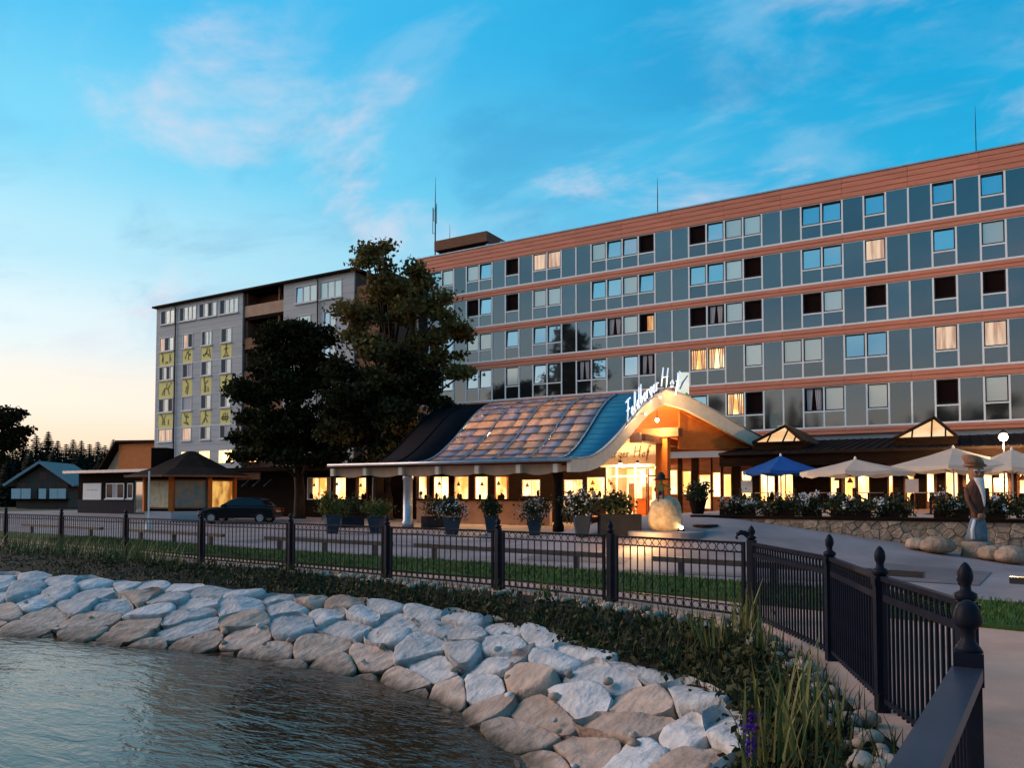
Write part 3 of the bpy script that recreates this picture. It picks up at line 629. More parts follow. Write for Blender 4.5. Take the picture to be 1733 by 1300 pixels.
for s_, (z0, z1) in enumerate(STO):
    h = z1 - z0; zs = z1 - .60 * h; hw = z1 - zs - .035; w = BW - .075
    full = mp('wall_panel', MB().b2(-w / 2, w / 2, 0, .10, .03, h - .01), 'panel')
    low = mp('wall_panel', MB().b2(-w / 2, w / 2, 0, .10, .03, zs - z0 - .035), 'panel')
    mul = mp('mullion', MB().b2(-.048, .048, -.04, .12, .05, h), 'mullion')
    trn = mp('transom', MB().b2(-w / 2, w / 2, -.035, .10, -.042, .042), 'mullion')
    frm = ring_box(w, hw, .075, -.005, .08).mesh('window', M['frame'])
    pw, ph = w - .15, hw - .15
    pane = {k: mp('pane', MB().b2(-pw / 2, pw / 2, 0, .015, 0, ph), m) for k, m in (('b', 'pane'), ('l', 'palepane'), ('L', 'lit'), ('k', 'litcurtain'), ('D', 'litdim'))}
    room = mp('dark_room', MB().b2(-pw / 2, pw / 2, .12, .13, 0, ph), 'gap')
    leaf = mp('open_casement', ring_box(pw, .07, .012, .02, .05), 'frame')
    cur = MB(); n = 9; A = [(-pw * .48 + pw * .42 * i / n, .095 + .015 * math.sin(i * 2.2), ph) for i in range(n + 1)]; B = [(-pw * .48 + pw * .30 * i / n, .09 + .02 * math.sin(i * 2.2), 0) for i in range(n + 1)]
    cur.loft(A, B); cur.loft([(-x, y, z) for x, y, z in A], [(-x * .9, y, z) for x, y, z in B]); cur = cur.mesh('curtain', M['curtain'])
    sill = MB().b2(bx(K0), bx(K1), YF - .06, YF + .12, z0 - .045, z0 + .06).build('sill_rail', 'mullion', hotel)
    MB().b2(bx(K0), bx(K1), YF - .02, YF + .12, z1 - .012, z1 + .022).build('head_rail', 'mullion', hotel)
    for k in range(K0, K1 + 1): put('mullion', mul, hotel, (bx(k), YF, z0))
    for k in range(K0, K1):
        c = (bx(k) + BW / 2, YF + .01, z0); ty = WIN[s_].get(k)
        if not ty: o = put('wall_panel', full, hotel, c); o.rotation_euler = (R(rs.gauss(0, .28)), 0, R(rs.gauss(0, .2))); continue
        o = put('wall_panel', low, hotel, c); o.rotation_euler = (R(rs.gauss(0, .35)), 0, R(rs.gauss(0, .2))); put('transom', trn, hotel, (c[0], YF, zs))
        fo = put('window', frm, hotel, (c[0], YF + .01, zs + .033)); base = fo.location
        def sub(nm, me, dy=0.0, rx=0.0, rz=0.0, dx=0.0):
            o = put(nm, me); o.parent = fo; o.location = (dx, dy, .075); o.rotation_euler = (rx, 0, rz); return o
        if ty in 'btl':
            sub('pane', pane['l' if ty == 'l' else 'b'], .035, rx=0 if ty == 'l' else -R(rs.uniform(1.5, 3.5) if ty == 'b' else 5))
            if ty != 'l': sub('dark_room', room, .02)
        elif ty == 'd': sub('dark_room', room); sub('open_casement', leaf, 0.02)
        elif ty == 'D': sub('dark_room', room); o = sub('lit_gap', pane['D'], .06); o.scale = (.45, 1, .9); o.location.x += .22
        elif ty == 'c': sub('dark_room', room); o = sub('curtain', cur); o.scale = (rs.uniform(.75, 1.0) * rs.choice((-1, 1)), 1, 1)
        elif ty == 'L': sub('lit_room', pane['L'], .10); sub('curtain', cur)
        elif ty == 'k': sub('lit_curtain', pane['k'], .05)
# terracotta bands: boards with shadow grooves, one panel per three bays
BANDS = [(19.625, 20.90, 4), (16.905, 17.405, 2), (14.125, 14.605, 2), (11.305, 11.855, 2), (8.225, 8.785, 2), (5.25, 5.655, 2)]
for z0, z1, nb in BANDS:
    g = MB(); hh = (z1 - z0) / nb; w = BW * 3 - .012
    for i in range(nb):
        a, b = i * hh, (i + 1) * hh
        g.ext([(-.05, a + .006), (-.075, a + .03), (-.075, b - .035), (-.05, b - .012), (.0, b - .012), (.0, b + .006), (.1, b + .006), (.1, a + .006)], 'x', -w / 2, w / 2)
    me = g.mesh('cladding_panel', M['cladding'])
    for k in range(K0, K1, 3): put('cladding_panel', me, hotel, (bx(k) + BW * 1.5, YF, z0))
# side return beside the annex and plant room on the roof
MB().b2(bx(K0) - .2, bx(K0), YF - .05, YF + 14, 0, 20.95).build('end_wall', 'cladding', hotel)
pr = MB().b2(-38.2, -33.4, 53.2, 58.5, 20.98, 22.5).build('plant_room', 'roofblack', hotel)
o = MB().b2(-38.5, -33.2, 52.9, 58.8, 22.5, 23.35).build('parapet', 'brownwood', hotel); o.parent = pr
for x, r in ((-32.5, .35), (-31.2, .32)):
    MB().lathe([(r, 0), (r, .45), (r * 1.15, .5), (r * 1.15, .7), (r * .8, .9), (.02, .98)], 12, (x, 52.2, 20.98)).build('roof_vent', 'zinc', hotel, True)
def rod(name, label, x, y, z0, z1, r=.03):
    t = thing(name, label, 'lightning rod', (x, y, z0)); MB().tube([(0, 0, 0), (0, 0, (z1 - z0) * .6), (0, 0, z1 - z0)], [r, r * .8, r * .25], 6).build('rod', 'iron', t, local=True)
    MB().lathe([(r * 3, 0), (r * 3, .06), (r, .1)], 8).build('foot', 'iron', t, local=True)
rod('lightning_rod', 'thin rod standing mid-roof, left of the terracotta parapet middle', onY(1113, 360, 50.5).x, 50.5, 20.97, onY(1113, 300, 50.5).z, .035)
rod('lightning_rod', 'tall thin rod on the roof near the right edge of the picture', onY(1652, 255, 50.5).x, 50.5, 20.97, onY(1652, 178, 50.5).z, .03)
p = onY(768, 405, 53.6); rod('lightning_rod', 'short rod beside the brown rooftop plant room', p.x, 53.0, 20.97, onY(768, 378, 53).z, .035)
mx_ = onY(737, 300, 56)
mast = thing('antenna_mast', 'slender radio mast with side antennas on the rooftop plant room', 'antenna', (mx_.x, 56, 23.35)); H = mx_.z - 23.35
MB().tube([(0, 0, 0), (0, 0, H * .62)], .06, 8).build('pole', 'iron', mast, local=True)
MB().tube([(0, 0, H * .62), (0, 0, H * .8), (0, 0, H)], [.045, .03, .012], 6).build('whip', 'iron', mast, local=True)
for dx, z0, z1 in ((-.28, .28, .62), (.14, .40, .66), (-.18, .44, .60)):
    MB().tube([(0, 0, H * z0), (dx, 0, H * z0), (dx, 0, H * z1)], .03, 6).build('side_antenna', 'iron', mast, local=True)

# ================================================================== annex (left block)
YA = 46.0
annex = thing('annex_building', 'pale grey board-clad block with yellow pictogram panels on its front', 'building', (-55, YA, 0))
xa0, xa1 = -66.2, -54.2; xb0, xb1 = -49.15, -41.3
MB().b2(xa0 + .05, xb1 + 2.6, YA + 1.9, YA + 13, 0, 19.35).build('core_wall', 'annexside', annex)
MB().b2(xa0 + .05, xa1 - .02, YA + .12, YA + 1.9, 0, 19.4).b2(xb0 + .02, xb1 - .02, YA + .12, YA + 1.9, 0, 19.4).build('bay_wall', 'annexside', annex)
WCOL = [(-65.7, -63.55), (-62.27, -60.84), (-59.63, -58.2), (-57.0, -55.57)]
TCOL = [(-65.6, -63.5), (-62.85, -60.4), (-60.05, -57.6), (-57.25, -54.75)]
ROWS = [(6.58, 7.86), (9.36, 10.74), (12.42, 13.80), (15.18, 16.57)]
YEL = [(7.90, 9.30), (10.74, 12.36), (13.84, 15.16)]
def win3(par, x0, x1, z0, z1, kinds, frame='winframe', y=YA, depth=.16):
    w, h = x1 - x0, z1 - z0; fo = ring_box(w, h, .07, 0, depth).mesh('window', M[frame])
    fo = put('window', fo, par, (x0 + w / 2, y - .03, z0)); n = len(kinds); pw = (w - .14) / n
    o = MB().b2(-w / 2 - .06, w / 2 + .06, -.10, .02, -.07, -.005).build('sill', 'winframe', fo, local=True)
    for i, k in enumerate(kinds):
        cx = -w / 2 + .07 + pw * (i + .5)
        m = {'s': 'pane', 'w': 'palepane', 'd': 'glassdark', 'c': 'curtain', 'l': 'lit', 'k': 'litcurtain'}[k]
        a = MB().b2(-pw / 2 + .045, pw / 2 - .045, 0, .012, .115, h - .115); o = a.build('pane', m, fo, local=True); o.location = (cx, .08, 0)
        if k == 's': o.rotation_euler = (-R(2), 0, 0)
        o = ring_box(pw - .01, h - .14, .05, .05, .11).mesh('casement', M['winframe']); o = put('casement', o); o.parent = fo; o.location = (cx, 0, .07)
for i, (x0, x1) in enumerate(TCOL): win3(annex, x0, x1, 17.76, 19.2 - .02, ('dww', 'dwww', 'dwdw', 'dwww')[i])
KND = [['kk', 'k', 'dw', 'dc'], ['dwd', 'c', 'dw', 'dw'], ['dwdw', 'dc', 'dw', 'dw'], ['kdw', 'kd', 'dww', 'dw']]
for r_, (z0, z1) in enumerate(ROWS):
    for c_, (x0, x1) in enumerate(WCOL): win3(annex, x0, x1, z0, z1, KND[r_][c_])
for x0, x1, kk in ((-47.8, -45.3, 'sww'), (-45.0, -42.6, 'www')): win3(annex, x0, x1, 17.55, 19.05, kk)
for z0, z1 in ROWS[1:]:
    for x0, x1, kk in ((-47.4, -46.0, 'w'), (-44.6, -43.2, 'sw')): win3(annex, x0, x1, z0, z1, kk)
# board cladding laid as courses around the openings
OPEN = [(a, b, 17.66, 19.2) for a, b in TCOL] + [(a, b, z0 - .08, z1) for a, b in WCOL for z0, z1 in ROWS] + [(a, b, z0, z1) for a, b in WCOL for z0, z1 in YEL] + \
       [(-47.8, -45.3, 17.46, 19.05), (-45.0, -42.6, 17.46, 19.05)] + [(a, b, z0 - .08, z1) for a, b in ((-47.4, -46.0), (-44.6, -43.2)) for z0, z1 in ROWS[1:]]
zc = [4.2 + i * .645 for i in range(24)]
for z0 in zc:
    z1 = min(z0 + .645, 19.45)
    for xL, xR in ((xa0, xa1), (xb0, xb1)):
        zz = sorted({z0, z1} | {v for o in OPEN for v in (o[2], o[3]) if z0 + .02 < v < z1 - .02})
        for a, b in zip(zz, zz[1:]):
            m_ = (a + b) / 2; xs = [xL]
            for o in sorted(o for o in OPEN if o[2] < m_ < o[3] and xL < (o[0] + o[1]) / 2 < xR): xs += [o[0], o[1]]
            xs.append(xR)
            for i in range(0, len(xs), 2):
                if xs[i + 1] - xs[i] > .01: MB().b2(xs[i], xs[i + 1], YA, YA + .119, a + (.014 if a == z0 else 0), b).build('cladding_board', 'annexwall', annex)
MB().b2(xa0, xa1, YA + .02, YA + .118, 0, 4.2).b2(xb0, xb1, YA + .02, YA + .118, 0, 4.2).build('plinth_wall', 'annexwall', annex)
for z in (7.87, 13.81): MB().b2(xa0, xa1 + .02, YA - .015, YA - .002, z - .03, z + .03).build('string_course', 'white', annex)
MB().b2(xa0 - .25, xb1 + .4, YA - .35, YA + 13.2, 19.45, 19.62).build('roof', 'roofdark', annex)
for x in (-63.25, -45.15):
    MB().tube([(x, YA - .28, 19.42), (x, YA - .10, 19.1), (x, YA - .10, 4.4)], .055, 8).build('drainpipe', 'iron', annex)
# timber loggias between the bays
MB().b2(xa1 + .03, xb0 - .03, YA + 1.75, YA + 1.88, 15.3, 19.4).build('loggia_wall', 'brownwood', annex)
for x in (xa1 + .2, xb0 - .9): MB().b2(x, x + .16, YA + .25, YA + .41, 4, 19.4).build('loggia_post', 'brownwood', annex)
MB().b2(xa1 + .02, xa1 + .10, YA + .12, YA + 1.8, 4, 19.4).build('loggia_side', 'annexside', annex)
for z in (17.15, 14.3, 11.4, 8.5):
    MB().b2(xa1 + .03, xb0 - .03, YA + .2, YA + 1.74, z - .22, z).build('loggia_floor', 'darkwood', annex)
    MB().b2(xa1 + .04, xb0 - .04, YA + .12, YA + .18, z + .05, z + 1.05).build('loggia_parapet', 'tan' if z > 16 else 'brownwood', annex)
MB().b2(xb1 + .02, xb1 + 2.6, YA + 1.7, YA + 1.88, 4, 19.4).build('loggia_wall', 'darkwood', annex)
for z in (17.2, 14.3, 11.4): MB().b2(xb1 + .04, xb1 + 2.5, YA + .15, YA + 1.7, z - .2, z).b2(xb1 + .04, xb1 + 2.5, YA + .12, YA + .18, z, z + 1.0).build('loggia_floor', 'brownwood', annex)
MB().b2(xb1 + 1.1, xb1 + 1.26, YA + .2, YA + .36, 4, 19.4).build('loggia_post', 'brownwood', annex)
# yellow panels with sport pictograms (thick strokes in panel units, 0..1)
PIC = {
 (2, 0): [[(.2, .2), (.2, .75)], [(.8, .2), (.8, .8)], [(.2, .6), (.12, .35)], [(.8, .62), (.9, .35)], [(.42, .12), (.5, .3)], [(.58, .12), (.62, .28)]],
 (2, 1): [[(.25, .3), (.45, .75), (.75, .5)], [(.6, .6), (.6, .2)], [(.5, .7), (.65, .82)]], (2, 2): [[(.2, .3), (.5, .5), (.75, .3)], [(.5, .5), (.6, .85)], [(.35, .42), (.6, .62)], [(.75, .8), (.9, .15)]],
 (2, 3): [[(.5, .85), (.5, .45), (.35, .15)], [(.5, .5), (.65, .15)], [(.3, .6), (.7, .65)], [(.2, .1), (.75, .12)]],
 (1, 0): [[(.25, .35), (.4, .55), (.7, .55), (.85, .75)], [(.4, .5), (.35, .15)], [(.7, .5), (.8, .18)], [(.25, .35), (.15, .2)], [(.55, .6), (.58, .88)]],
 (1, 1): [[(.4, .85), (.6, .7), (.6, .4), (.5, .1)], [(.6, .65), (.45, .5), (.35, .2)]], (1, 2): [[(.3, .85), (.4, .5), (.35, .12)], [(.4, .6), (.7, .75)], [(.7, .4), (.72, .12)], [(.45, .5), (.5, .12)]],
 (1, 3): [[(.6, .9), (.5, .7), (.5, .4), (.4, .1)], [(.5, .4), (.6, .1)], [(.5, .7), (.35, .55)]],
 (0, 0): [[(.25, .2), (.3, .6), (.2, .85)], [(.45, .2), (.4, .6), (.5, .85)], [(.3, .4), (.42, .4)], [(.75, .2), (.78, .55)]], (0, 1): [[(.3, .75), (.5, .6), (.45, .35), (.65, .2)], [(.5, .6), (.75, .65)], [(.2, .3), (.75, .12)], [(.5, .65), (.55, .85)]],
 (0, 2): [[(.5, .85), (.5, .5), (.35, .2)], [(.5, .5), (.7, .2)], [(.5, .7), (.75, .6)], [(.15, .1), (.45, .5)]], (0, 3): [[(.2, .3), (.8, .3)], [(.3, .3), (.3, .7)], [(.5, .3), (.5, .75)], [(.7, .3), (.7, .7)], [(.15, .45), (.85, .45)]]}
for (r_, c_), st in PIC.items():
    z0, z1 = YEL[r_]; x0, x1 = WCOL[c_]
    yp = MB().b2(x0, x1, YA + .01, YA + .1, z0, z1).build('yellow_panel', 'yellow', annex); g = MB()
    for i, ln in enumerate(st):
        g.tube([(x0 + (x1 - x0) * (.5 + (a - .5) * (.95 if c_ else .8)), YA - .004 - .001 * i, z0 + (z1 - z0) * b) for a, b in ln], .075 if i else .10, 6)
    top = st[0][-1] if st[0][-1][1] > st[0][0][1] else st[0][0]
    g.lathe([(.02, -.10), (.09, -.05), (.10, .03), (.05, .10), (.01, .11)], 8, (x0 + (x1 - x0) * top[0], YA - .004, z0 + (z1 - z0) * min(.9, top[1] + .08)))
    g.v = [(x, YA + .008 - .012 * (1 if y < YA - .004 else 0), z) for x, y, z in g.v]
    g.build('pictogram', 'picto', annex).parent = yp
# lit ground-floor windows of the annex above the low roofs
for x0, x1, m in ((-64.6, -63.4, 'gap'), (-62.2, -61.0, 'lit'), (-59.65, -58.3, 'lithot'), (-57.0, -55.2, 'lithot'), (-53.2, -51.9, 'lit'), (-48.6, -47.2, 'lit')):
    MB().b2(x0, x1, YA - .02, YA + .015, 4.45, 5.55).build('lit_window', m, annex)
# ================================================================== script lettering (drawn strokes)
GLY = {'F': (.46, [[(0, .93), (.2, .99), (.5, 1)], [(.27, .98), (.2, .5), (.1, 0)], [(.06, .5), (.36, .54)]]),
 'e': (.27, [[(0, .2), (.14, .2), (.22, .3), (.17, .42), (.08, .38), (.04, .15), (.12, 0), (.27, .1)]]),
 'l': (.2, [[(0, .1), (.12, .5), (.2, .92), (.13, 1), (.07, .6), (.05, .2), (.1, 0), (.2, .08)]]),
 'd': (.36, [[(.24, .38), (.12, .42), (.03, .2), (.09, 0), (.22, .12), (.3, .6), (.34, 1)], [(.22, .15), (.27, 0), (.36, .06)]]),
 'b': (.28, [[(.14, 1), (.07, .5), (.03, .1), (.12, 0), (.24, .12), (.23, .38), (.08, .32)]]),
 'r': (.25, [[(.04, .42), (.04, 0)], [(.04, .25), (.14, .42), (.25, .38)]]),
 'g': (.29, [[(.25, .4), (.1, .4), (.03, .2), (.11, .02), (.24, .18), (.27, .4), (.24, -.05), (.15, -.38), (.03, -.36), (.04, -.18)]]),
 'H': (.55, [[(.12, 1), (.05, .5), (0, 0)], [(.52, 1), (.44, .5), (.4, 0)], [(.03, .46), (.5, .56)]]),
 'o': (.28, [[(.15, .42), (.03, .25), (.08, .02), (.21, .06), (.25, .28), (.15, .42)]]),
 'f': (.3, [[(.34, .9), (.24, 1), (.15, .7), (.09, .2), (.02, -.35)], [(0, .42), (.28, .46)]]), ' ': (.25, [])}
def script(text, place, r, n=6):
    g = []; x = 0
    for ch in text:
        w, st = GLY[ch]; mb = MB()
        for ln in st: mb.tube([place(x + a, x + w / 2, b) for a, b in ln], r, n)
        if st: g.append(mb)
        x += w + .06
    return g

# ================================================================== entrance canopy with S-curved roof
XLR, XBL, XBR = -26.3, -22.8, -15.25
tip = onY(965, 777, 29.3); pk = onY(1125, 661, 37.0)
PROF = [(29.3, tip.z), (30.0, tip.z + .02), (30.7, 3.24), (31.3, 3.42), (31.9, 3.70), (32.5, 4.06), (33.1, 4.46), (33.7, 4.90), (34.3, 5.36), (34.9, 5.80), (35.5, 6.18), (36.1, 6.48), (36.6, 6.66), (37.0, pk.z)]
def xg(Y): return tip.x + (pk.x - tip.x) * max(0, (Y - 29.3) / 7.7)
rear = [onY(1160, 671, 38.0), onY(1200, 692, 39.1), onY(1250, 721, 40.6), onY(1288, 741, 41.8)]
canopy = thing('entrance_canopy', 'curved canopy roof with blue metal edge and translucent sheets over the hotel entrance', 'canopy', (-20, 33, 0))
rowA = lambda X, dz=0.0, P=PROF: [(X, y, z + dz) for y, z in P]
gab = [(xg(y), y, z) for y, z in PROF]
MB().loft(rowA(XLR), rowA(XBL - .02), .12).build('dark_roof', 'roofblack', canopy, True)
MB().loft(rowA(XBR + .01), gab, .10).build('blue_roof', 'rib', canopy, True)
# standing ribs across the blue part, and seams between the sheets
dense = []
for (ya, za), (yb, zb) in zip(PROF, PROF[1:]):
    for k in range(3): dense.append((ya + (yb - ya) * k / 3, za + (zb - za) * k / 3))
for y, z in dense[2::2]:
    MB().beam((XBR + .05, y, z + .008), (xg(y) - .02, y, z + .008), .035, .03).build('standing_rib', 'rib', canopy)
colx = [XBL, -20.9, -19.0, -17.1, XBR]
def prof_at(t):
    d = [0.0]
    for a, b in zip(PROF, PROF[1:]): d.append(d[-1] + math.dist(a, b))
    u = t * d[-1]; i = min(int(np.searchsorted(d, u, 'right')) - 1, len(PROF) - 2); f = (u - d[i]) / (d[i + 1] - d[i])
    return (PROF[i][0] + (PROF[i + 1][0] - PROF[i][0]) * f, PROF[i][1] + (PROF[i + 1][1] - PROF[i][1]) * f)
NR = 12
for c_ in range(4):
    for k in range(NR):
        a0, a1 = k / NR, (k + 1) / NR + .006; P_ = [prof_at(a0 + (min(a1, 1) - a0) * j / 3) for j in range(4)]
        cut = [colx[c_] + .05] + [colx[c_] + 1.9 * rs.uniform(.35, .65)] + [colx[c_ + 1] - .05]
        for s_ in range(2):
            A = [(cut[s_] + .006, y, z + .03 * (1 - j / 3)) for j, (y, z) in enumerate(P_)]; B = [(cut[s_ + 1] - .006, y, z) for _, y, z in A]
            MB().loft(A, B, .03).build('roof_sheet', 'poly_glow' if rs.random() < (.5 if 2 < k < 10 else .15) else 'poly_mauve', canopy, True)
for c_ in range(4):
    for k in range(1, NR):
        y, z = prof_at(k / NR); MB().beam((colx[c_] + .05, y, z + .045), (colx[c_ + 1] - .05, y, z + .045), .05, .03).build('sheet_lap', 'railwood', canopy)
for x in colx: MB().tube([(x, y, z + .05) for y, z in PROF], .045, 6).build('seam', 'zinc', canopy)
for x in (XBL - 1.9, XLR + .1): MB().tube([(x, y, z + .03) for y, z in PROF], .03, 6).build('seam', 'roofblack', canopy)
# purlins under the translucent sheets
for t in np.linspace(.06, .97, 11):
    y, z = prof_at(t); MB().beam((XLR + .2, y, z - .20), (xg(y) - .3, y, z - .20), .09, .16).build('purlin', 'brownwood', canopy)
# rear slope
rg = [Vector(gab[-1])] + rear
MB().loft([(XLR, p.y, p.z) for p in rg], rg, .12).build('rear_roof', 'roofblack', canopy, True)
# gable fascia
allg = [Vector(p) for p in gab] + rear; th = [.55 + .12 * sstep(0, 6, i) for i in range(len(allg))]
fa = MB(); n = len(allg); o1 = [p + Vector((.02, -.02, .03)) for p in allg]; o2 = [p + Vector((.02, -.02, -t)) for p, t in zip(allg, th)]
i1_ = [p + Vector((-.16, .0, .03)) for p in allg]; i2_ = [p + Vector((-.16, 0, -t)) for p, t in zip(allg, th)]
for A, B in ((o1, o2), (i2_, i1_), (i1_, o1), (o2, i2_)): fa.loft(A, B)
fa.add([o1[0], o2[0], i2_[0], i1_[0]], [(0, 1, 2, 3)]); fa.add([o1[-1], o2[-1], i2_[-1], i1_[-1]], [(3, 2, 1, 0)])
fas = fa.build('gable_fascia', 'cream', canopy, True)
MB().tube([p + Vector((.05, 0, .05)) for p in allg], .045, 6).build('edge_flashing', 'zinc', canopy, True)
# orange timber soffit and gable board
so = [(y, z - .55) for y, z in PROF[6:]]
MB().loft([(-16.0, y, z) for y, z in so], [(xg(y) - .2, y, z) for y, z in so]).build('soffit', 'orange', canopy, True)
MB().loft([(-16.0, y, p_.z - .62) for p_ in rg for y in (p_.y,)], [p_ + Vector((-.18, 0, -.62)) for p_ in rg]).build('soffit', 'orange', canopy, True)
q = [rg[1] + Vector((-.3, 0, -.72)), rg[4] + Vector((-.3, 0, -.55)), Vector((rg[4].x - 1.4, rg[4].y, 3.95)), Vector((rg[1].x - .35, rg[1].y, 3.95))]
MB().add(q + [p + Vector((-.1, .08, 0)) for p in q], [(0, 1, 2, 3), (7, 6, 5, 4), (0, 4, 5, 1), (1, 5, 6, 2), (2, 6, 7, 3), (3, 7, 4, 0)]).build('gable_board', 'orange', canopy)
c0 = onY(1122, 800, 37.2)
MB().b2(c0.x - .30, c0.x + .30, 37.0, 37.5, .5, 4.5).build('column', 'orange', canopy)
MB().b2(-19, c0.x + .9, 36.9, 37.6, 4.5, 4.95).build('main_beam', 'brownwood', canopy)
MB().b2(c0.x - .5, c0.x + .05, 34.6, 39.5, 4.16, 4.5).build('cross_beam', 'brownwood', canopy)
MB().b2(c0.x - .62, c0.x - .12, 34.3, 34.58, 4.08, 4.55).build('beam_end', 'tan', canopy)
# eave: gutter, rafter ends, scalloped boards
MB().tube([(-27.9, 29.22, tip.z - .02), (tip.x + .1, 29.22, tip.z - .02)], .085, 8).build('gutter', 'zinc', canopy, True)
MB().b2(-28.2, XLR - .02, 29.35, 40, 2.98, 3.12).build('flat_roof', 'roofdark', canopy)
rx_ = [onY(x, 797, 29.5).x for x in (565, 620, 680, 742, 809, 879, 942)]
for x in rx_: MB().ext([(29.36, 2.94), (33.5, 3.3), (33.5, 3.0), (29.36, 2.56)], 'x', x - .11, x + .11).build('rafter', 'cream', canopy)
for a, b in zip(rx_, rx_[1:]):
    w = b - a - .24; pts = [(a + .12, 2.96)] + [(a + .12 + w * t, 2.60 - .13 * math.sin(math.pi * t)) for t in np.linspace(0, 1, 10)] + [(b - .12, 2.96)]
    MB().ext(pts, 'y', 29.55, 29.62).build('scalloped_board', 'tan', canopy)
for px, m, r in ((690, 'zinc', .24), (945, 'darkwood', .2)):
    p = onY(px, 890, 29.9); MB().lathe([(r * 1.25, 0), (r * 1.2, .3), (r, .34), (r * .95, 2.3), (r * 1.15, 2.36), (r * 1.15, 2.6)], 14, (p.x, 29.9, 0)).build('column', m, canopy, True)
# lamps under the roof
def lamp(parent, loc, power, col=(1, .62, .28), r=.10, size=.12, name='lamp'):
    MB().lathe([(.02, -r), (r * .7, -r * .7), (r, 0), (r * .7, r * .7), (.02, r)], 12, loc).build('bulb', 'bulb', parent, True)
    ld = bpy.data.lights.new(name, 'POINT'); ld.energy = power; ld.color = col; ld.shadow_soft_size = size
    lo = bpy.data.objects.new(name + '_light', ld); COL.objects.link(lo); lo.location = Vector(loc) + Vector((0, -.02, -r - .08 - size)); return lo
p = onY(1112, 711, 36.2)
lt = thing('gable_lamp', 'round glowing lamp under the orange peak of the entrance gable', 'lamp', p)
MB().tube([(0, 0, .1), (0, 0, .5)], .02, 6).build('stem', 'iron', lt, local=True); lamp(lt, p, 650)
p = onY(827, 740, 35.2); p.z = prof_at(.70)[1] - .75
lt = thing('ceiling_lamp', 'glowing lamp seen through the translucent canopy sheets', 'lamp', p); MB().tube([(0, 0, .1), (0, 0, .4)], .02, 6).build('stem', 'iron', lt, local=True); lamp(lt, p, 1500)
# script sign on the gable edge, and the little panel beside it
sign = thing('script_sign', 'white handwritten hotel name standing on the curved gable edge', 'sign', (pk.x, 36, 6))
arcl = [0.0]
for a, b in zip(allg, allg[1:]): arcl.append(arcl[-1] + (b - a).length)
def on_curve(s):
    i = max(0, min(int(np.searchsorted(arcl, s, 'right')) - 1, len(allg) - 2)); f = (s - arcl[i]) / (arcl[i + 1] - arcl[i]); p = allg[i].lerp(allg[i + 1], f)
    a, b = allg[max(i - 1, 0)], allg[min(i + 2, len(allg) - 1)]; t = (b - a).normalized(); return p, t
S0 = arcl[7] - .25; SS = .97
def place(x, xc, b):
    p, t = on_curve(S0 + xc * SS * 1.02); t = (t * .75 + Vector((0, 1, 0)) * .25).normalized(); u = Vector((0, -t.z * .5, 1)).normalized()
    return p + t * ((x - xc) * SS) + u * (b * SS + .22) + Vector((.06, .12 * b, 0))
for mb in script('Feldberger Hof', place, .034): mb.build('letter', 'lettering', sign, True)
for s in np.linspace(S0, S0 + 4.6, 9):
    p, t = on_curve(s); MB().tube([p + Vector((0, 0, .02)), p + Vector((.06, 0, .24))], .02, 5).build('bracket', 'iron', sign)
for s, w_ in ((S0 + .6, 40), (S0 + 2.2, 40), (S0 + 4.0, 40)):
    p, t = on_curve(s); lamp(sign, p + Vector((.75, -.1, .25)), w_, r=.04, size=.05); MB().tube([p + Vector((.05, 0, .05)), p + Vector((.4, 0, .3)), p + Vector((.75, -.1, .28))], .015, 5).build('lamp_arm', 'iron', sign)
p = onY(1156, 664, 38.4)
lg = thing('logo_panel', 'upright white panel with a green hill beside the script sign', 'sign', (p.x, 38.4, 6.45), R(22))
MB().b2(-.30, .30, -.06, .10, 0, 1.45).build('board', 'signglow', lg, local=True)
MB().ext([(-.295, .06), (.295, .06), (.295, .30), (.18, .42), (.05, .30), (-.08, .40), (-.2, .33), (-.295, .38)], 'y', -.066, -.061).build('green_hill', 'sign_green', lg, local=True)
MB().ext([(-.2, .6), (-.05, .95), (.22, 1.3), (.26, 1.26), (.02, .9), (-.12, .58)], 'y', -.066, -.061).build('pale_streak', 'sign_blue', lg, local=True)
MB().b2(-.34, -.305, -.06, .10, 0, 1.45).build('blue_edge', 'sign_blue', lg, local=True)
MB().b2(-.2, -.16, -.02, .02, -.5, 0).b2(.16, .2, -.02, .02, -.5, 0).build('bracket', 'iron', lg, local=True)

def dress(fo, w, h):          # what stands just inside a lit window
    r = rs.random()
    if r < .6:
        for sgn in ((-1,), (1,), (-1, 1))[rs.randrange(3)]:
            k = w * rs.uniform(.14, .24); n = 6; A = [(sgn * (w / 2 - .05 - k * j / n), .075 + .012 * math.sin(j * 2.1), h - .05) for j in range(n + 1)]; B = [(x * 1.0 + sgn * .02 * (j / n), y, .05) for j, (x, y, _) in enumerate(A)]
            MB().loft(A, B).build('curtain', 'tan', fo, local=True)
    if rs.random() < .6:
        x = rs.uniform(-.25, .25) * w; MB().lathe([(.02, .30), (.05, .26), (.13, .10), (.14, .06), (.13, .05)], 10, (x, .065, h * rs.uniform(.5, .62)), sy=.3).tube([(x, .065, h * .6 + .3), (x, .065, h - .05)], .008, 4).build('pendant_lamp', 'brownwood', fo, True, local=True)
    for _ in range(rs.randrange(1, 4)):
        x = rs.uniform(-.38, .38) * w; t = rs.uniform(.12, .34) * h; MB().lathe([(.10, .0), (.12, t * .5), (.09, t * .8), (.03, t)], 8, (x, .07, .05), sy=.25).build('inside_silhouette', 'darkwood', fo, True, local=True)

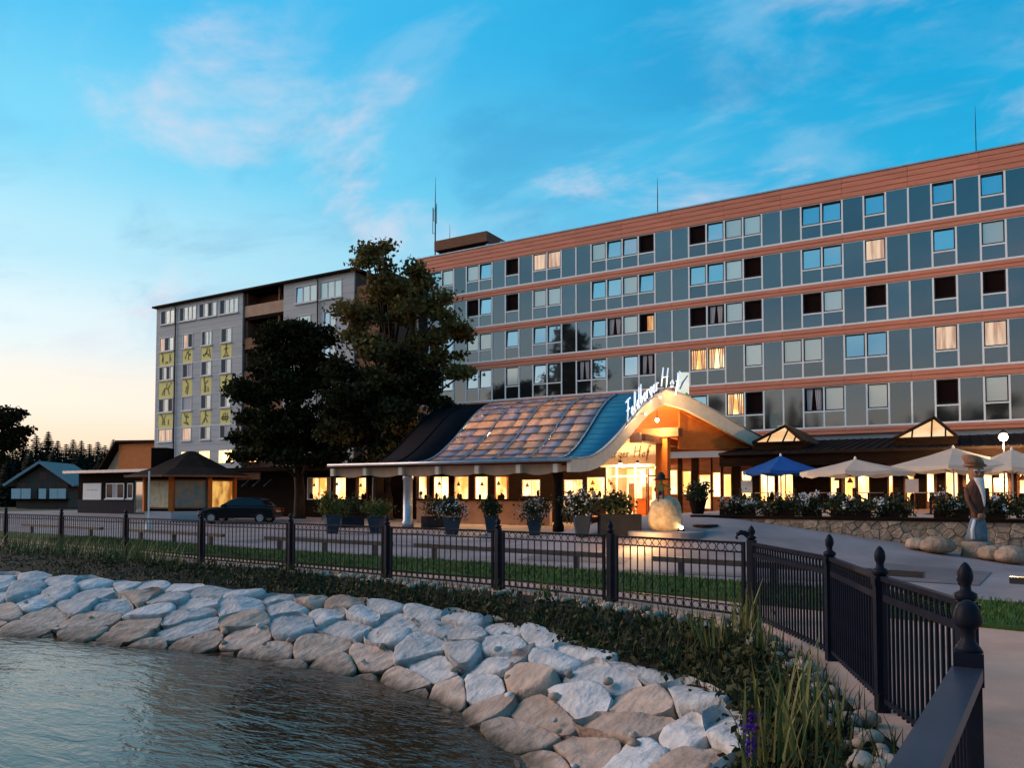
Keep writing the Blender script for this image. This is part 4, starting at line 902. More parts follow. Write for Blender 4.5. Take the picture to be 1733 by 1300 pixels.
# ================================================================== entrance front under the canopy
YE = 40.6
def px_span(x0, x1, y0, y1, Y): a = onY(x0, y1, Y); b = onY(x1, y0, Y); return a.x, b.x, a.z, b.z
front = thing('ground_floor_building', 'timber ground-floor front with small lit windows behind the canopy columns', 'building', (-28, YE, 0))
e0, e1, ez0, ez1 = px_span(1026, 1112, 790, 866, YE); ez0 = ramp_h(-11, 40)
wl0 = -52.0
wins = [(520, 560, 808, 846), (564, 586, 808, 846), (602, 622, 808, 846), (630, 648, 808, 848), (704, 727, 806, 846), (733, 760, 806, 846), (769, 793, 806, 846), (803, 826, 806, 846), (837, 861, 806, 846), (884, 914, 812, 840), (955, 986, 812, 840), (994, 1023, 808, 844)]
sp = [px_span(a, b, c, d, YE) for a, b, c, d in wins]
xs = [wl0] + [v for s_ in sp for v in s_[:2]] + [e0]
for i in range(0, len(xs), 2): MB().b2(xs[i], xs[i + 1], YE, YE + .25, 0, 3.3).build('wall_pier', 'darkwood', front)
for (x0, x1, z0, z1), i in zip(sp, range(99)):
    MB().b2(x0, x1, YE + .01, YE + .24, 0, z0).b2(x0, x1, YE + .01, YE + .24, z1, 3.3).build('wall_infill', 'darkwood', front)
    w, h = x1 - x0, z1 - z0; fo = put('window', ring_box(w, h, .05, 0, .1).mesh('window', M['white' if i % 3 == 0 or i > 8 else 'brownwood']), front, (x0 + w / 2, YE - .02, z0))
    MB().b2(-w / 2 + .05, w / 2 - .05, .10, .12, .05, h - .05).build('lit_pane', 'lithot' if i % 2 else 'lit', fo, local=True)
    dress(fo, w, h)
    if i in (0, 5, 9, 10): MB().b2(-.02, .02, .02, .09, .05, h - .05).build('glazing_bar', 'white', fo, local=True)
MB().b2(wl0, e0, YE, YE + 9.3, 3.3, 3.5).build('flat_roof', 'roofdark', front)
MB().b2(-52, -28.4, YE - 1.5, YE - .02, 3.32, 3.62).build('fascia', 'darkwood', front)
# glowing entrance porch
porch = thing('entrance_porch', 'brightly lit glazed entrance porch with an open dark red door', 'porch', (e0, YE, ez0))
zt = ez1
MB().b2(e0, e1, YE + 3.2, YE + 3.3, ez0, zt).build('back_wall', 'lithot', porch)
MB().b2(e0 - .1, e0, YE, YE + 3.3, ez0, zt).build('side_wall', 'cream', porch); MB().b2(e1, e1 + .1, YE, YE + 3.3, ez0, zt).build('side_wall', 'cream', porch)
MB().b2(e0 - .1, e1 + .1, YE - .6, YE + 3.3, zt, zt + .12).build('porch_roof', 'cream', porch)
MB().b2(e0 - .6, e1 + .3, YE - 1.0, YE + 3.2, ez0 - .04, ez0 + .01).build('floor', 'path', porch)
for x in (e0 + .02, e0 + .62, e0 + 1.75, e1 - .10): MB().b2(x, x + .08, YE - .05, YE + .05, ez0, zt).build('frame_post', 'cream', porch)
MB().b2(e0 + .1, e1 - .1, YE - .04, YE + .04, zt - .55, zt - .47).build('frame_head', 'cream', porch)
MB().b2(e0 + 1.0, e0 + 1.6, YE + 3.08, YE + 3.16, ez0 + .9, ez0 + 1.7).build('picture', 'map_a', porch); MB().b2(e0 + .14, e0 + .5, YE + 3.08, YE + 3.16, ez0 + .2, ez0 + 1.9).build('inner_door', 'tan', porch)
MB().b2(e0 + .75, e0 + 1.55, YE + 2.2, YE + 2.9, ez0, ez0 + 1.0).build('counter', 'orange', porch)
dr = thing('door', 'dark red glazed door standing open at the lit entrance', 'door', (e1 - .55, YE - .05, ez0), R(-62))
ring_box(.95, zt - ez0 - .12, .10, -.03, .03).build('frame', 'doorred', dr, local=True)
MB().b2(-.37, .37, -.008, .008, .1, zt - ez0 - .22).build('pane', 'glassdark', dr, local=True); MB().tube([(.34, -.05, .9), (.34, -.08, 1.0), (.34, -.08, 1.3), (.34, -.05, 1.4)], .015, 5).build('handle', 'chrome', dr, local=True)
# cream wall with dark script above the porch
cw = thing('name_wall', 'cream wall above the porch carrying the hotel name in dark script', 'wall', (e0, YE, zt))
MB().b2(e0 - .4, e1 + .15, YE - .02, YE + .2, zt + .14, 5.0).build('wall', 'cream', cw)
sx_ = e0 - 1.1; 
for mb in script('Feldberger Hof', lambda x, xc, b: (sx_ + x * .74, YE - .05, zt + .55 + b * .62), .022): mb.build('letter', 'letterdark', cw, True)
for x in (1050, 1079):
    p = onY(x, 786, YE - .75); t = thing('downlight', 'small bright downlight above the porch, %s of the two' % ('left' if x < 1060 else 'right'), 'lamp', p, group='porch downlights')
    MB().lathe([(.08, .05), (.09, .16), (.05, .22)], 10).build('housing', 'iron', t, local=True); lamp(t, p, 420, r=.085, size=.08)
# wall right of the porch, with lit side windows
fr2 = thing('porch_side_wall', 'dark timber wall with tall lit windows between porch and terrace', 'wall', (e1 + .5, YE, .95))
wins2 = [(1133, 1147, 795, 838), (1155, 1170, 797, 838), (1183, 1203, 803, 862), (1206, 1220, 799, 842), (1224, 1238, 802, 842)]
sp2 = [px_span(a, b, c, d, YE) for a, b, c, d in wins2]; xs = [e1 + .12] + [v for s_ in sp2 for v in s_[:2]] + [px_span(1250, 1260, 800, 850, YE)[0]]
for i in range(0, len(xs), 2): MB().b2(xs[i], xs[i + 1], YE, YE + .2, .5, 3.6).build('wall_pier', 'darkwood', fr2)
for (x0, x1, z0, z1) in sp2:
    MB().b2(x0, x1, YE + .01, YE + .19, .5, z0).b2(x0, x1, YE + .01, YE + .19, z1, 3.6).build('wall_infill', 'brownwood', fr2)
    w, h = x1 - x0, z1 - z0; fo = put('window', ring_box(w, h, .045, 0, .1).mesh('window', M['tan']), fr2, (x0 + w / 2, YE - .02, z0)); MB().b2(-w / 2 + .04, w / 2 - .04, .08, .1, .04, h - .04).build('lit_pane', 'lithot', fo, local=True)
# low wall and counter in front of the windows
a, b = onY(705, 868, 35.5), onY(930, 868, 35.5)
lw = thing('low_wall', 'low tan wall with a dark cap in front of the lit windows', 'wall', (a.x, 35.5, 0))
MB().b2(a.x, b.x, 35.5, 35.8, 0, 1.28).build('wall', 'tan', lw); MB().b2(a.x - .08, b.x + .08, 35.4, 35.9, 1.28, 1.38).build('cap', 'darkwood', lw)

# ================================================================== restaurant wing and terrace
YR = 40.2; zf = .95; rx0, rx1 = px_span(1250, 1260, 800, 850, YE)[0], 13.0
wing = thing('restaurant_wing', 'low restaurant wing with glowing windows and a dark tiled roof', 'building', (0, YR, zf))
edges = []
for a, b in ((1254, 1273), (1286, 1312), (1316, 1343), (1405, 1421), (1424, 1448), (1451, 1472), (1502, 1512), (1530, 1548), (1568, 1585), (1600, 1622), (1630, 1650), (1660, 1680), (1684, 1712), (1722, 1742)): edges.append(px_span(a, b, 800, 850, YR)[:2])
xs = [rx0] + [v for e in edges for v in e] + [rx1]
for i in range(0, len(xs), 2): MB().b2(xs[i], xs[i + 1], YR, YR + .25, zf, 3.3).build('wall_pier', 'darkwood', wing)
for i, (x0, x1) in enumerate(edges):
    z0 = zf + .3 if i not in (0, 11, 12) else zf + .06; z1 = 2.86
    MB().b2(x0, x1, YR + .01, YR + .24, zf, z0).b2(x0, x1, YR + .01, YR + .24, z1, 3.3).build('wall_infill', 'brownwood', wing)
    w, h = x1 - x0, z1 - z0; fo = put('window', ring_box(w, h, .05, 0, .1).mesh('window', M['brownwood']), wing, (x0 + w / 2, YR - .02, z0))
    MB().b2(-w / 2 + .05, w / 2 - .05, .12, .14, .05, h - .05).build('lit_pane', 'lithot' if i not in (6, 7, 9) else 'lit', fo, local=True)
    if w > .7: MB().b2(-.02, .02, .02, .1, .05, h - .05).build('glazing_bar', 'brownwood', fo, local=True)
    dress(fo, w, h)
MB().b2(rx0 - .3, rx1, YR - 2.0, YR + .25, 3.3, 3.42).build('soffit', 'darkwood', wing)
MB().b2(rx0 - .3, rx1, YR - 2.12, YR - 2.02, 3.0, 3.68).build('fascia', 'darkwood', wing)
MB().loft([(rx0 - .3, YR - 2.3, 3.66), (rx0 - .3, YF, 4.95)], [(rx1, YR - 2.3, 3.66), (rx1, YF, 4.95)], .12).build('roof', 'roofdark', wing)
for i, x in enumerate(np.arange(rx0, rx1, .42)): MB().beam((x, YR - 2.28, 3.68), (x, YF - .1, 4.96), .05, .035).build('roof_batten', 'roofdark', wing)
for n_, ((lx, ly), (rx2, ry), (ax_, ay)) in enumerate((((1274, 750), (1359, 748.6), (1329, 722)), ((1513, 743), (1620, 740), (1581, 708)))):
    a, b = onY(lx, ly, 39.3), onY(rx2, ry, 39.3); zb = (a.z + b.z) / 2; a.z = b.z = zb; c = onY(ax_, ay, 41.2)
    t = thing('roof_lantern', ['glazed roof lantern beside the curved entrance canopy', 'glazed roof lantern towards the right end of the tiled roof'][n_], 'skylight', (c.x, 41, zb), group='glazed roof lanterns')
    back = 47.5; A2, B2, C2 = Vector((a.x, back, zb)), Vector((b.x, back, zb)), Vector((c.x, back, c.z))
    up_ = Vector((0, 0, .09)); ov = Vector((0, -.18, .0))
    MB().loft([a + up_ + ov, A2 + up_], [c + up_ + ov, C2 + up_], .09).build('roof_slope', 'roofdark', t); MB().loft([c + up_ + ov, C2 + up_], [b + up_ + ov, B2 + up_], .09).build('roof_slope', 'roofdark', t)
    for k in np.linspace(.05, .95, 10):
        p, q = C2.lerp(c, k) + up_ * 1.15, B2.lerp(b, k) + up_ * 1.15; MB().beam(p, q, .05, .05).build('batten', 'brownwood', t)
    MB().b2(a.x, b.x, 39.32, 47.4, zb - .9, zb - .02).build('curb', 'darkwood', t)
    bot = [a.lerp(b, k) for k in (0, .29, .60, .82, 1)]
    def top(k):
        kk = (c.x - a.x) / (b.x - a.x); return a.lerp(c, k / kk) if k <= kk else c.lerp(b, (k - kk) / (1 - kk))
    ks = [0, .29, .60, .82, 1]
    for k0, k1 in zip(ks, ks[1:]):
        poly = [a.lerp(b, k0), a.lerp(b, k1), top(k1)] + ([c] if k0 < (c.x - a.x) / (b.x - a.x) < k1 else []) + [top(k0)]
        poly = [p for i, p in enumerate(poly) if (p - poly[i - 1]).length > 1e-3]
        g = MB(); n = len(poly); g.add(poly + [p + Vector((0, .03, 0)) for p in poly], [tuple(range(n)), tuple(range(2 * n - 1, n - 1, -1))]); g.build('lit_pane', 'litlantern', t)
    for k in ks[1:-1]: MB().beam(a.lerp(b, k) + Vector((0, -.03, 0)), top(k) + Vector((0, -.03, 0)), .07, .07).build('glazing_bar', 'darkwood', t)
    MB().beam(a + ov * .2, b + ov * .2, .10, .10).build('sill_bar', 'darkwood', t)
    MB().beam(a + ov * .3, c + ov * .3, .09, .09).beam(c + ov * .3, b + ov * .3, .09, .09).build('rake_bar', 'darkwood', t)
# raised terrace and its rubble wall
YW = 22.6
tp = [(-6.6, YW + .12), (14, YW + .12), (14, YR), (-8.6, YR), (-7.2, 28)]
g = MB(); g.ext(tp, 'z', -.3, .94); tag(g.build('terrace', 'path'), kind='structure')
twall = thing('terrace_wall', 'rubble stone retaining wall below the restaurant terrace', 'wall', (0, YW, 0))
MB().b2(-6.9, 14, YW - .02, YW + .11, -.2, .92).build('core', 'mortar', twall)
MB().b2(-6.95, 14, YW - .10, YW + .3, .925, 1.0).build('coping', 'darkwood', twall)
ws = [];
for row in range(7):
    x = -7 + rs.random() * .3
    while x < 4.6: ws.append((x + rs.uniform(-.07, .07), .02 + row * .145 + rs.uniform(-.035, .035))); x += rs.uniform(.2, .5)
for i, (x, z) in enumerate(ws):
    if x < -6.7 or x > 4 or z + .12 < ramp_h(x, YW): continue
    poly = [(x - .4, z - .2), (x + .4, z - .2), (x + .4, z + .2), (x - .4, z + .2)]
    for j, (x2, z2) in enumerate(ws):
        if j != i and abs(x2 - x) < .9 and abs(z2 - z) < .5: poly = clip(poly, (x + x2) / 2, (z + z2) / 2, x2 - x, z2 - z)
        if len(poly) < 3: break
    if len(poly) < 3: continue
    poly = [(a, min(max(b, -.05), .915)) for a, b in poly]; cxx = sum(p[0] for p in poly) / len(poly); czz = sum(p[1] for p in poly) / len(poly)
    p1 = [(cxx + (a - cxx) * .965, czz + (b - czz) * .95) for a, b in poly]; p2 = [(cxx + (a - cxx) * .86, czz + (b - czz) * .80) for a, b in poly]; d_ = rs.uniform(.03, .075); n = len(poly)
    MB().add([(a, YW - .01, b) for a, b in p1] + [(a, YW - d_ * .7, b) for a, b in p1] + [(a, YW - d_, b) for a, b in p2],
             [(k, (k + 1) % n, n + (k + 1) % n, n + k) for k in range(n)] + [(n + k, n + (k + 1) % n, 2 * n + (k + 1) % n, 2 * n + k) for k in range(n)] + [tuple(range(2 * n, 3 * n))]).build('stone', 'wallstone', twall)
# floodlight on the terrace
p = onY(1698, 740, 36.5)
fl_ = thing('floodlight', 'dazzling lamp on a thin post at the right end of the terrace', 'lamp', (p.x, 36.5, .94))
MB().tube([(0, 0, 0), (0, 0, p.z - .94)], .03, 8).build('post', 'iron', fl_, local=True); MB().lathe([(.13, 0), (.13, .04), (.06, .1)], 10, (0, 0, 0)).build('foot', 'iron', fl_, local=True)
MB().lathe([(.16, .16), (.05, .26), (.02, .3)], 10, (0, 0, p.z - .94)).build('hood', 'iron', fl_, local=True)
lamp(fl_, p, 1500, r=.17, size=.12)
# ================================================================== vegetation builders
def ball_pts(n, c, r, shell=.55):
    d = RNG.normal(size=(n, 3)); d /= np.linalg.norm(d, axis=1)[:, None]; k = RNG.uniform(shell, 1.0, n)[:, None]
    return np.asarray(c) + d * k * np.asarray(r)
def foliage(parent, c, r, m, n, size, name='foliage', clump=10, spread=.16, shell=.45):
    cc_ = ball_pts(max(3, n // clump), c, r, shell); P = np.repeat(cc_, clump, 0) + RNG.normal(size=(len(cc_) * clump, 3)) * spread * np.mean(r)
    o = bpy.data.objects.new(name, leaves(P, size, M[m], name)); COL.objects.link(o); o.parent = parent; return o
def px_at(x, y, d): v = sight(x, y); return Vector((v.x * d, v.y * d, CZ + v.z * d))
def tree(name, label, base, d, blobs, leafm, trunk_r, leaf=.15, dens=1.0, group=None, fork=.35, clump=15, cat='tree'):
    t = thing(name, label, cat, base, group=group); B0 = Vector(base); cs = []; P = []
    for x, y, rx, ry in blobs:
        off = rs.uniform(-.5, .5) * rx * d / FPX; c = px_at(x, y, d + off) - B0; r = Vector((rx * d / FPX, rx * d / FPX, ry * d / FPX)); cs.append((c, r))
        for _ in range(4):
            u_ = Vector((rs.gauss(0, .42), rs.gauss(0, .42), rs.gauss(0, .42))); c2_ = c + Vector((u_.x * r.x, u_.y * r.y, u_.z * r.z)); r2_ = r * rs.uniform(.38, .62)
            nc = int(dens * 26 * max(.35, r.x * r.z / 2.2)); cl = ball_pts(nc, c2_, (r2_.x, r2_.y, r2_.z * .75), .3)
            for q in cl: P.append(np.asarray(q) + RNG.normal(size=(clump, 3)) * np.array([.30, .30, .17]))
    P = np.concatenate(P); o = bpy.data.objects.new('crown', leaves(P, leaf, M[leafm], 'crown', asp=.75)); COL.objects.link(o); o.parent = t
    hi = max(c.z for c, _ in cs); cen = sum((c for c, _ in cs), Vector()) / len(cs); tr = MB(); top = Vector((cen.x * .5, cen.y * .5, hi * .62))
    pts = [Vector((0, 0, -.1)), Vector((0, 0, .25)), Vector((.05, 0, hi * .15)), top * .55, top]; tr.tube(pts, [trunk_r * 1.6, trunk_r * 1.1, trunk_r, trunk_r * .8, trunk_r * .35], 10); tr.build('trunk', 'bark', t, True, local=True)
    for c, r in cs:
        s = pts[2].lerp(pts[4], max(.0, min(.9, (c.z - hi * .25) / (hi * .8)))); m_ = s.lerp(c, .5) + Vector((0, 0, .25))
        MB().tube([s, m_, c, c + Vector((rs.uniform(-1, 1), rs.uniform(-1, 1), .8)) * r.x * .6], [trunk_r * .34, trunk_r * .22, trunk_r * .12, .01], 6).build('limb', 'bark', t, True, local=True)
    return t
def spruce_mesh(seed, wh=34, nb=11):
    r_ = np.random.default_rng(seed); V = []; F = []
    for k in range(wh):
        z = .06 + .92 * k / wh; L = .19 * (1 - z) ** .8 * r_.uniform(.8, 1.1) + .006; a0 = r_.uniform(0, 6.3)
        for j in range(nb):
            a = a0 + 6.283 * j / nb + r_.uniform(-.2, .2); l = L * r_.uniform(.7, 1.15); d = np.array([math.cos(a), math.sin(a), 0]); s = np.array([-math.sin(a), math.cos(a), 0])
            for (u0, u1, w) in ((0, .6, .22), (.35, .85, .2), (.65, 1.0, .13)):
                p0 = d * l * u0 + np.array([0, 0, z - .16 * l * u0 + .012]); p1 = d * l * u1 + np.array([0, 0, z - .38 * l * u1 + .03 * l * (u1 > .9)])
                m_ = (p0 + p1) / 2; b = len(V); V += [p0, m_ + s * w * l + np.array([0, 0, -.012]), p1, m_ - s * w * l + np.array([0, 0, -.012])]; F.append((b, b + 1, b + 2, b + 3))
    return np_mesh('needles', np.array(V), np.array(F), M['spruce'])
SPR = [spruce_mesh(i) for i in range(4)]
TRK = MB().tube([(0, 0, 0), (0, 0, .5), (0, 0, .97)], [.016, .010, .002], 6).mesh('trunk', M['bark'])
def spruce(label, loc, h, group, k, fat=1.0):
    t = thing('spruce_tree', label, 'tree', loc, rs.uniform(0, 6.28), group); 
    for nm, me in (('crown', SPR[k % 4]), ('trunk', TRK)):
        o = bpy.data.objects.new(nm, me); COL.objects.link(o); o.parent = t; o.scale = (h * fat, h * fat, h)
    return t

# ================================================================== left: far wood, chalet, low buildings
far = [(4, 742, 120), (22, 752, 115), (40, 738, 118), (62, 733, 116), (82, 726, 120), (98, 742, 112), (112, 748, 122), (124, 740, 125), (138, 742, 118), (152, 748, 124), (166, 744, 128), (178, 750, 122), (192, 740, 130), (204, 746, 126), (216, 752, 132), (232, 756, 130), (250, 760, 134), (52, 760, 108), (14, 768, 105), (90, 762, 108), (134, 766, 112), (170, 768, 110)]
for i, (x, y, d) in enumerate(far):
    p = px_at(x, y, d); spruce('dark spruce in the wood behind the chalet', (p.x, p.y, -.3), p.z + .3, 'spruces of the far wood', i, 1.9)
wall_tr = []
for i in range(30):
    x = -60 + 330 * rs.random(); p = px_at(x, 782 - rs.random() * 22, 135 + rs.random() * 25); wall_tr.append(p)
for i, p in enumerate(wall_tr): spruce('dark spruce in the wood behind the chalet', (p.x, p.y, -.3), p.z + .3, 'spruces of the far wood', i, 2.6)
tree('broadleaf_tree', 'dark broadleaf tree at the left edge of the picture', tuple(onZ(-15, 872, 0)), 61, [(5, 715, 32, 25), (-25, 700, 30, 30), (25, 705, 24, 16), (10, 750, 30, 25), (-20, 760, 35, 35), (30, 735, 14, 12)], 'leafdark', .25, .15)
# chalet
c0 = px_at(72, 838, 92)
ch = thing('chalet', 'small grey gabled house with teal roof and white balcony panels', 'house', (c0.x, c0.y, 0), R(38))
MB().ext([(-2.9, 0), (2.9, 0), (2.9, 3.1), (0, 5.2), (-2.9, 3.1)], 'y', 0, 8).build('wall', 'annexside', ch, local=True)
for s_ in (-1, 1): MB().ext([(0, 5.62), (s_ * 3.9, 2.82), (s_ * 3.9, 2.62), (0, 5.40)], 'y', -1.0, 8.6).build('roof', 'roofteal', ch, local=True)
for s_ in (-1, 1): MB().beam((0, -1.06, 5.5), (s_ * 3.92, -1.06, 2.70), .08, .28).build('bargeboard', 'greywall', ch, local=True)
MB().b2(-3.2, 3.2, -1.0, -.05, 1.0, 1.12).build('balcony_floor', 'darkwood', ch, local=True)
for x0, x1 in ((-3.0, -2.0), (-1.9, -.9), (.0, .8), (1.2, 2.1), (2.15, 3.0)): MB().b2(x0, x1, -1.0, -.94, 1.15, 2.35).build('balcony_panel', 'white', ch, local=True)
for x in (-.6, .9): MB().b2(x, x + .55, -.04, -.01, 1.1, 3.0).build('balcony_door', 'glassdark', ch, local=True)
for x in (-2.5, 2.0): MB().b2(x, x + .8, -.04, -.01, 2.3, 3.0).build('window', 'glassdark', ch, local=True)
MB().b2(-.35, .45, -.04, -.01, 3.4, 4.3).build('window', 'glassdark', ch, local=True)
# mono-pitch timber building
a, b = onY(205, 790, 50), onY(268, 790, 50); zt1, zt0 = onY(215, 742, 50).z, onY(262, 744, 50).z
mb_ = thing('timber_building', 'brown timber building with a slanting roof left of the annex', 'building', (a.x, 50, 0))
MB().b2(a.x - .5, b.x, 50, 58, 0, zt0 - .3).build('wall', 'orange', mb_); MB().ext([(a.x - 4.0, 3.2), (a.x - .5, zt0 - .4), (a.x - .5, 0), (a.x - 4.0, 0)], 'y', 50.3, 58).build('lean_to_wall', 'tan', mb_)
MB().ext([(a.x - 5.2, 2.9), (a.x - .5, zt0 + .1), (b.x + .2, zt0 - .1), (b.x + .2, zt0 - .32), (a.x - .5, zt0 - .15), (a.x - 5.2, 2.6)], 'y', 49.6, 58.5).build('roof', 'roofdark', mb_)
# low flat-roofed building
YL = 40.0
def L4(x0, x1, y0, y1): return px_span(x0, x1, y0, y1, YL)
x0, x1, z0, z1 = L4(132, 262, 797, 866)
lb = thing('low_building', 'low dark building with a pale notice board and white windows', 'building', (x0, YL, 0))
MB().b2(x0, x1 + 4, YL, YL + 9, 1.2, z1 - .1).build('wall', 'darkwood', lb); MB().b2(x0 - .02, x1 + 4, YL - .03, YL + 8.9, 0, 1.2).build('plinth', 'liner', lb)
MB().b2(x0 - 1.0, x1 + 4.4, YL - .9, YL + 9.4, z1 - .1, z1 + .14).build('roof', 'zinc', lb)
a = L4(141, 172, 818, 846); nb_ = MB().b2(a[0], a[1], YL - .05, YL - .005, a[2], a[3]).build('notice_board', 'white', lb)
MB().b2(a[0] + .6, a[1] - .5, YL - .056, YL - .051, (a[2] + a[3]) / 2 + .1, (a[2] + a[3]) / 2 + .16).build('line_mark', 'greywall', lb).parent = nb_
for sx0, sx1 in ((180, 211), (216, 226)):
    a = L4(sx0, sx1, 818, 844); w, h = a[1] - a[0], a[3] - a[2]; fo = put('window', ring_box(w, h, .08, 0, .12).mesh('window', M['white']), lb, ((a[0] + a[1]) / 2, YL - .06, a[2]))
    MB().b2(-w / 2 + .08, w / 2 - .08, .04, .05, .08, h - .08).build('pane', 'glassdark', fo, local=True)
    if w > 1.2: MB().b2(-.28, .28, .02, .035, .08, h - .08).build('blind', 'greywall', fo, local=True); MB().b2(-.33, -.28, 0, .04, .08, h - .08).b2(.28, .33, 0, .04, .08, h - .08).build('glazing_bar', 'white', fo, local=True)
    MB().b2(-w / 2 - .1, w / 2 + .1, -.1, .02, -.1, -.02).build('sill', 'white', fo, local=True)
a = L4(229, 247, 816, 860); ds = put('glass_door', ring_box(a[1] - a[0], a[3], .08, 0, .1).mesh('glass_door', M['roofteal']), lb, ((a[0] + a[1]) / 2, YL - .06, .1)); MB().b2(-.7, .7, .03, .05, .08, a[3] - .1).build('pane', 'pane', ds, local=True)
# shopfront strip between kiosk and entrance
YS = 41.5; a, b = onY(398, 800, YS), onY(560, 800, YS)
sf = thing('shopfront', 'dark shopfront under a flat roof with a slatted awning and lit doorway', 'building', (a.x, YS, 0))
MB().b2(a.x - 6, -45.2, YS, YS + 4.4, 0, 3.3).build('wall', 'darkwood', sf); MB().b2(a.x - 7, -45.0, YS - 1.6, YS + 4.4, 3.3, 3.62).build('roof', 'roofdark', sf)
MB().b2(a.x - 7, -45.0, YS - 1.66, YS - 1.61, 3.50, 3.66).build('roof_edge', 'zinc', sf)
s_ = px_span(470, 489, 814, 858, YS); MB().b2(s_[0], s_[1], YS - .02, YS - .005, .1, s_[3]).build('lit_doorway', 'lit', sf); 
s_ = px_span(420, 448, 820, 850, YS); w = s_[1] - s_[0]; fo = put('window', ring_box(w, s_[3] - s_[2], .08, -.1, .02).mesh('window', M['white']), sf, ((s_[0] + s_[1]) / 2, YS - .02, s_[2])); MB().b2(-w / 2 + .08, w / 2 - .08, -.01, .0, .08, s_[3] - s_[2] - .08).build('pane', 'glassdark', fo, local=True)
s_ = px_span(402, 440, 795, 812, YS - 1.0); MB().b2(s_[0], s_[1], YS - 1.0, YS - .9, s_[2], s_[3]).build('wooden_sign', 'tan', sf)
aw = px_span(430, 486, 803, 826, YS)
for k in range(7):
    x = aw[0] + (aw[1] - aw[0]) * k / 6; MB().beam((x, YS - .1, aw[3] + .2), (x - .25, YS - 1.5, aw[2] + .1), .16, .04).build('awning_slat', 'roofteal' if k % 2 else 'darkwood', sf)

# ================================================================== information kiosk
k0 = onZ(322, 881, 0)
kk = thing('information_kiosk', 'octagonal timber kiosk with dark pyramid roof and framed maps', 'kiosk', k0, R(30.2))
RB = 2.75
def octp(r, z): return [(r * math.cos(R(45 * j)), r * math.sin(R(45 * j)), z) for j in range(8)]
MB().lathe([(RB, 0), (RB, .62)], 8).build('base', 'greywall', kk, local=True)
MB().lathe([(RB - .12, .62), (RB - .12, 2.75)], 8).build('core', 'darkwood', kk, local=True)
for j in range(8):
    x, y, _ = octp(RB - .02, 0)[j]; MB().box((x, y, 1.7), (.26, .26, 2.16), R(45 * j)).build('post', 'orange', kk, local=True)
mid = []
for j in range(8):
    a = R(45 * j + 22.5); ap = (RB - .02) * math.cos(R(22.5)); w = 2 * RB * math.sin(R(22.5)) - .36
    m_ = {5: 'map_a', 6: 'map_b', 7: 'map_lit'}.get(j, 'map_a'); g = MB().b2(-w / 2, w / 2, -.03, .03, .85, 2.45); o = g.build('map_board', m_, kk, local=True); o.location = (ap * math.cos(a), ap * math.sin(a), 0); o.rotation_euler = (0, 0, a + math.pi / 2)
    o2 = ring_box(w + .14, 1.76, .09, -.06, .05).mesh('board_frame', M['brownwood']); o2 = put('board_frame', o2); o2.parent = o; o2.location = (0, 0, .77)
rf = MB(); E_ = octp(3.95, 2.72); I_ = octp(2.3, 3.28); T_ = octp(.25, 4.35)
for A, B in ((E_, I_), (I_, T_)): rf.loft(A + [A[0]], B + [B[0]])
rf.add(T_, [tuple(range(8))]); rf.add(octp(3.95, 2.70), [tuple(range(8))[::-1]]); rf.build('roof', 'roofdark', kk, local=True)
g = MB()
for j in range(8): g.beam(E_[j], E_[(j + 1) % 8], .08, .12)
g.build('eave_board', 'brownwood', kk, local=True)
MB().b2(-2.3, -1.3, -.5, .5, 3.2, 4.55).build('chimney', 'darkwood', kk, local=True)
sp_ = onZ(251, 897, 0); spo = thing('sign_post', 'thin white pole standing in front of the kiosk', 'pole', sp_); MB().tube([(0, 0, 0), (0, 0, 2.7)], .035, 8).build('pole', 'white', spo, local=True); MB().b2(-.12, .12, -.12, .12, 0, .35).build('foot', 'white', spo, local=True)

# ================================================================== parked car
q = onZ(408, 886, 0)
car = thing('parked_car', 'black car parked beside the kiosk, nose to the left', 'car', q, YAW + math.pi)
bm_ = [(-2.1, .32), (-2.15, .62), (-2.05, .88), (-1.55, .96), (-.2, .98), (.75, .95), (1.55, .86), (2.0, .74), (2.16, .55), (2.12, .3)]
o = MB().ext(bm_, 'y', -.86, .86).build('body', 'carpaint', car, local=True); bv = o.modifiers.new('bevel', 'BEVEL'); bv.width = .09; bv.segments = 3
cab = [(-1.75, .95), (-1.35, 1.36), (-.9, 1.45), (-.1, 1.45), (.3, 1.36), (.95, .94)]
g = MB(); n = len(cab); g.add([(x, -.80 + (z - .94) * .30, z) for x, z in cab] + [(x, .80 - (z - .94) * .30, z) for x, z in cab], [tuple(range(n))[::-1], tuple(range(n, 2 * n))] + [(i, (i + 1) % n, n + (i + 1) % n, n + i) for i in range(n)])
o = g.build('cabin', 'carpaint', car, local=True); bv = o.modifiers.new('bevel', 'BEVEL'); bv.width = .05; bv.segments = 2
MB().add([(.36, -.62, 1.335), (.36, .62, 1.335), (.93, .72, .965), (.93, -.72, .965)], [(0, 3, 2, 1)]).v
w_ = MB(); w_.add([(.345, -.60, 1.35), (.345, .60, 1.35), (.965, .72, .965), (.965, -.72, .965)], [(3, 2, 1, 0)]); w_.build('windscreen', 'pane', car, local=True)
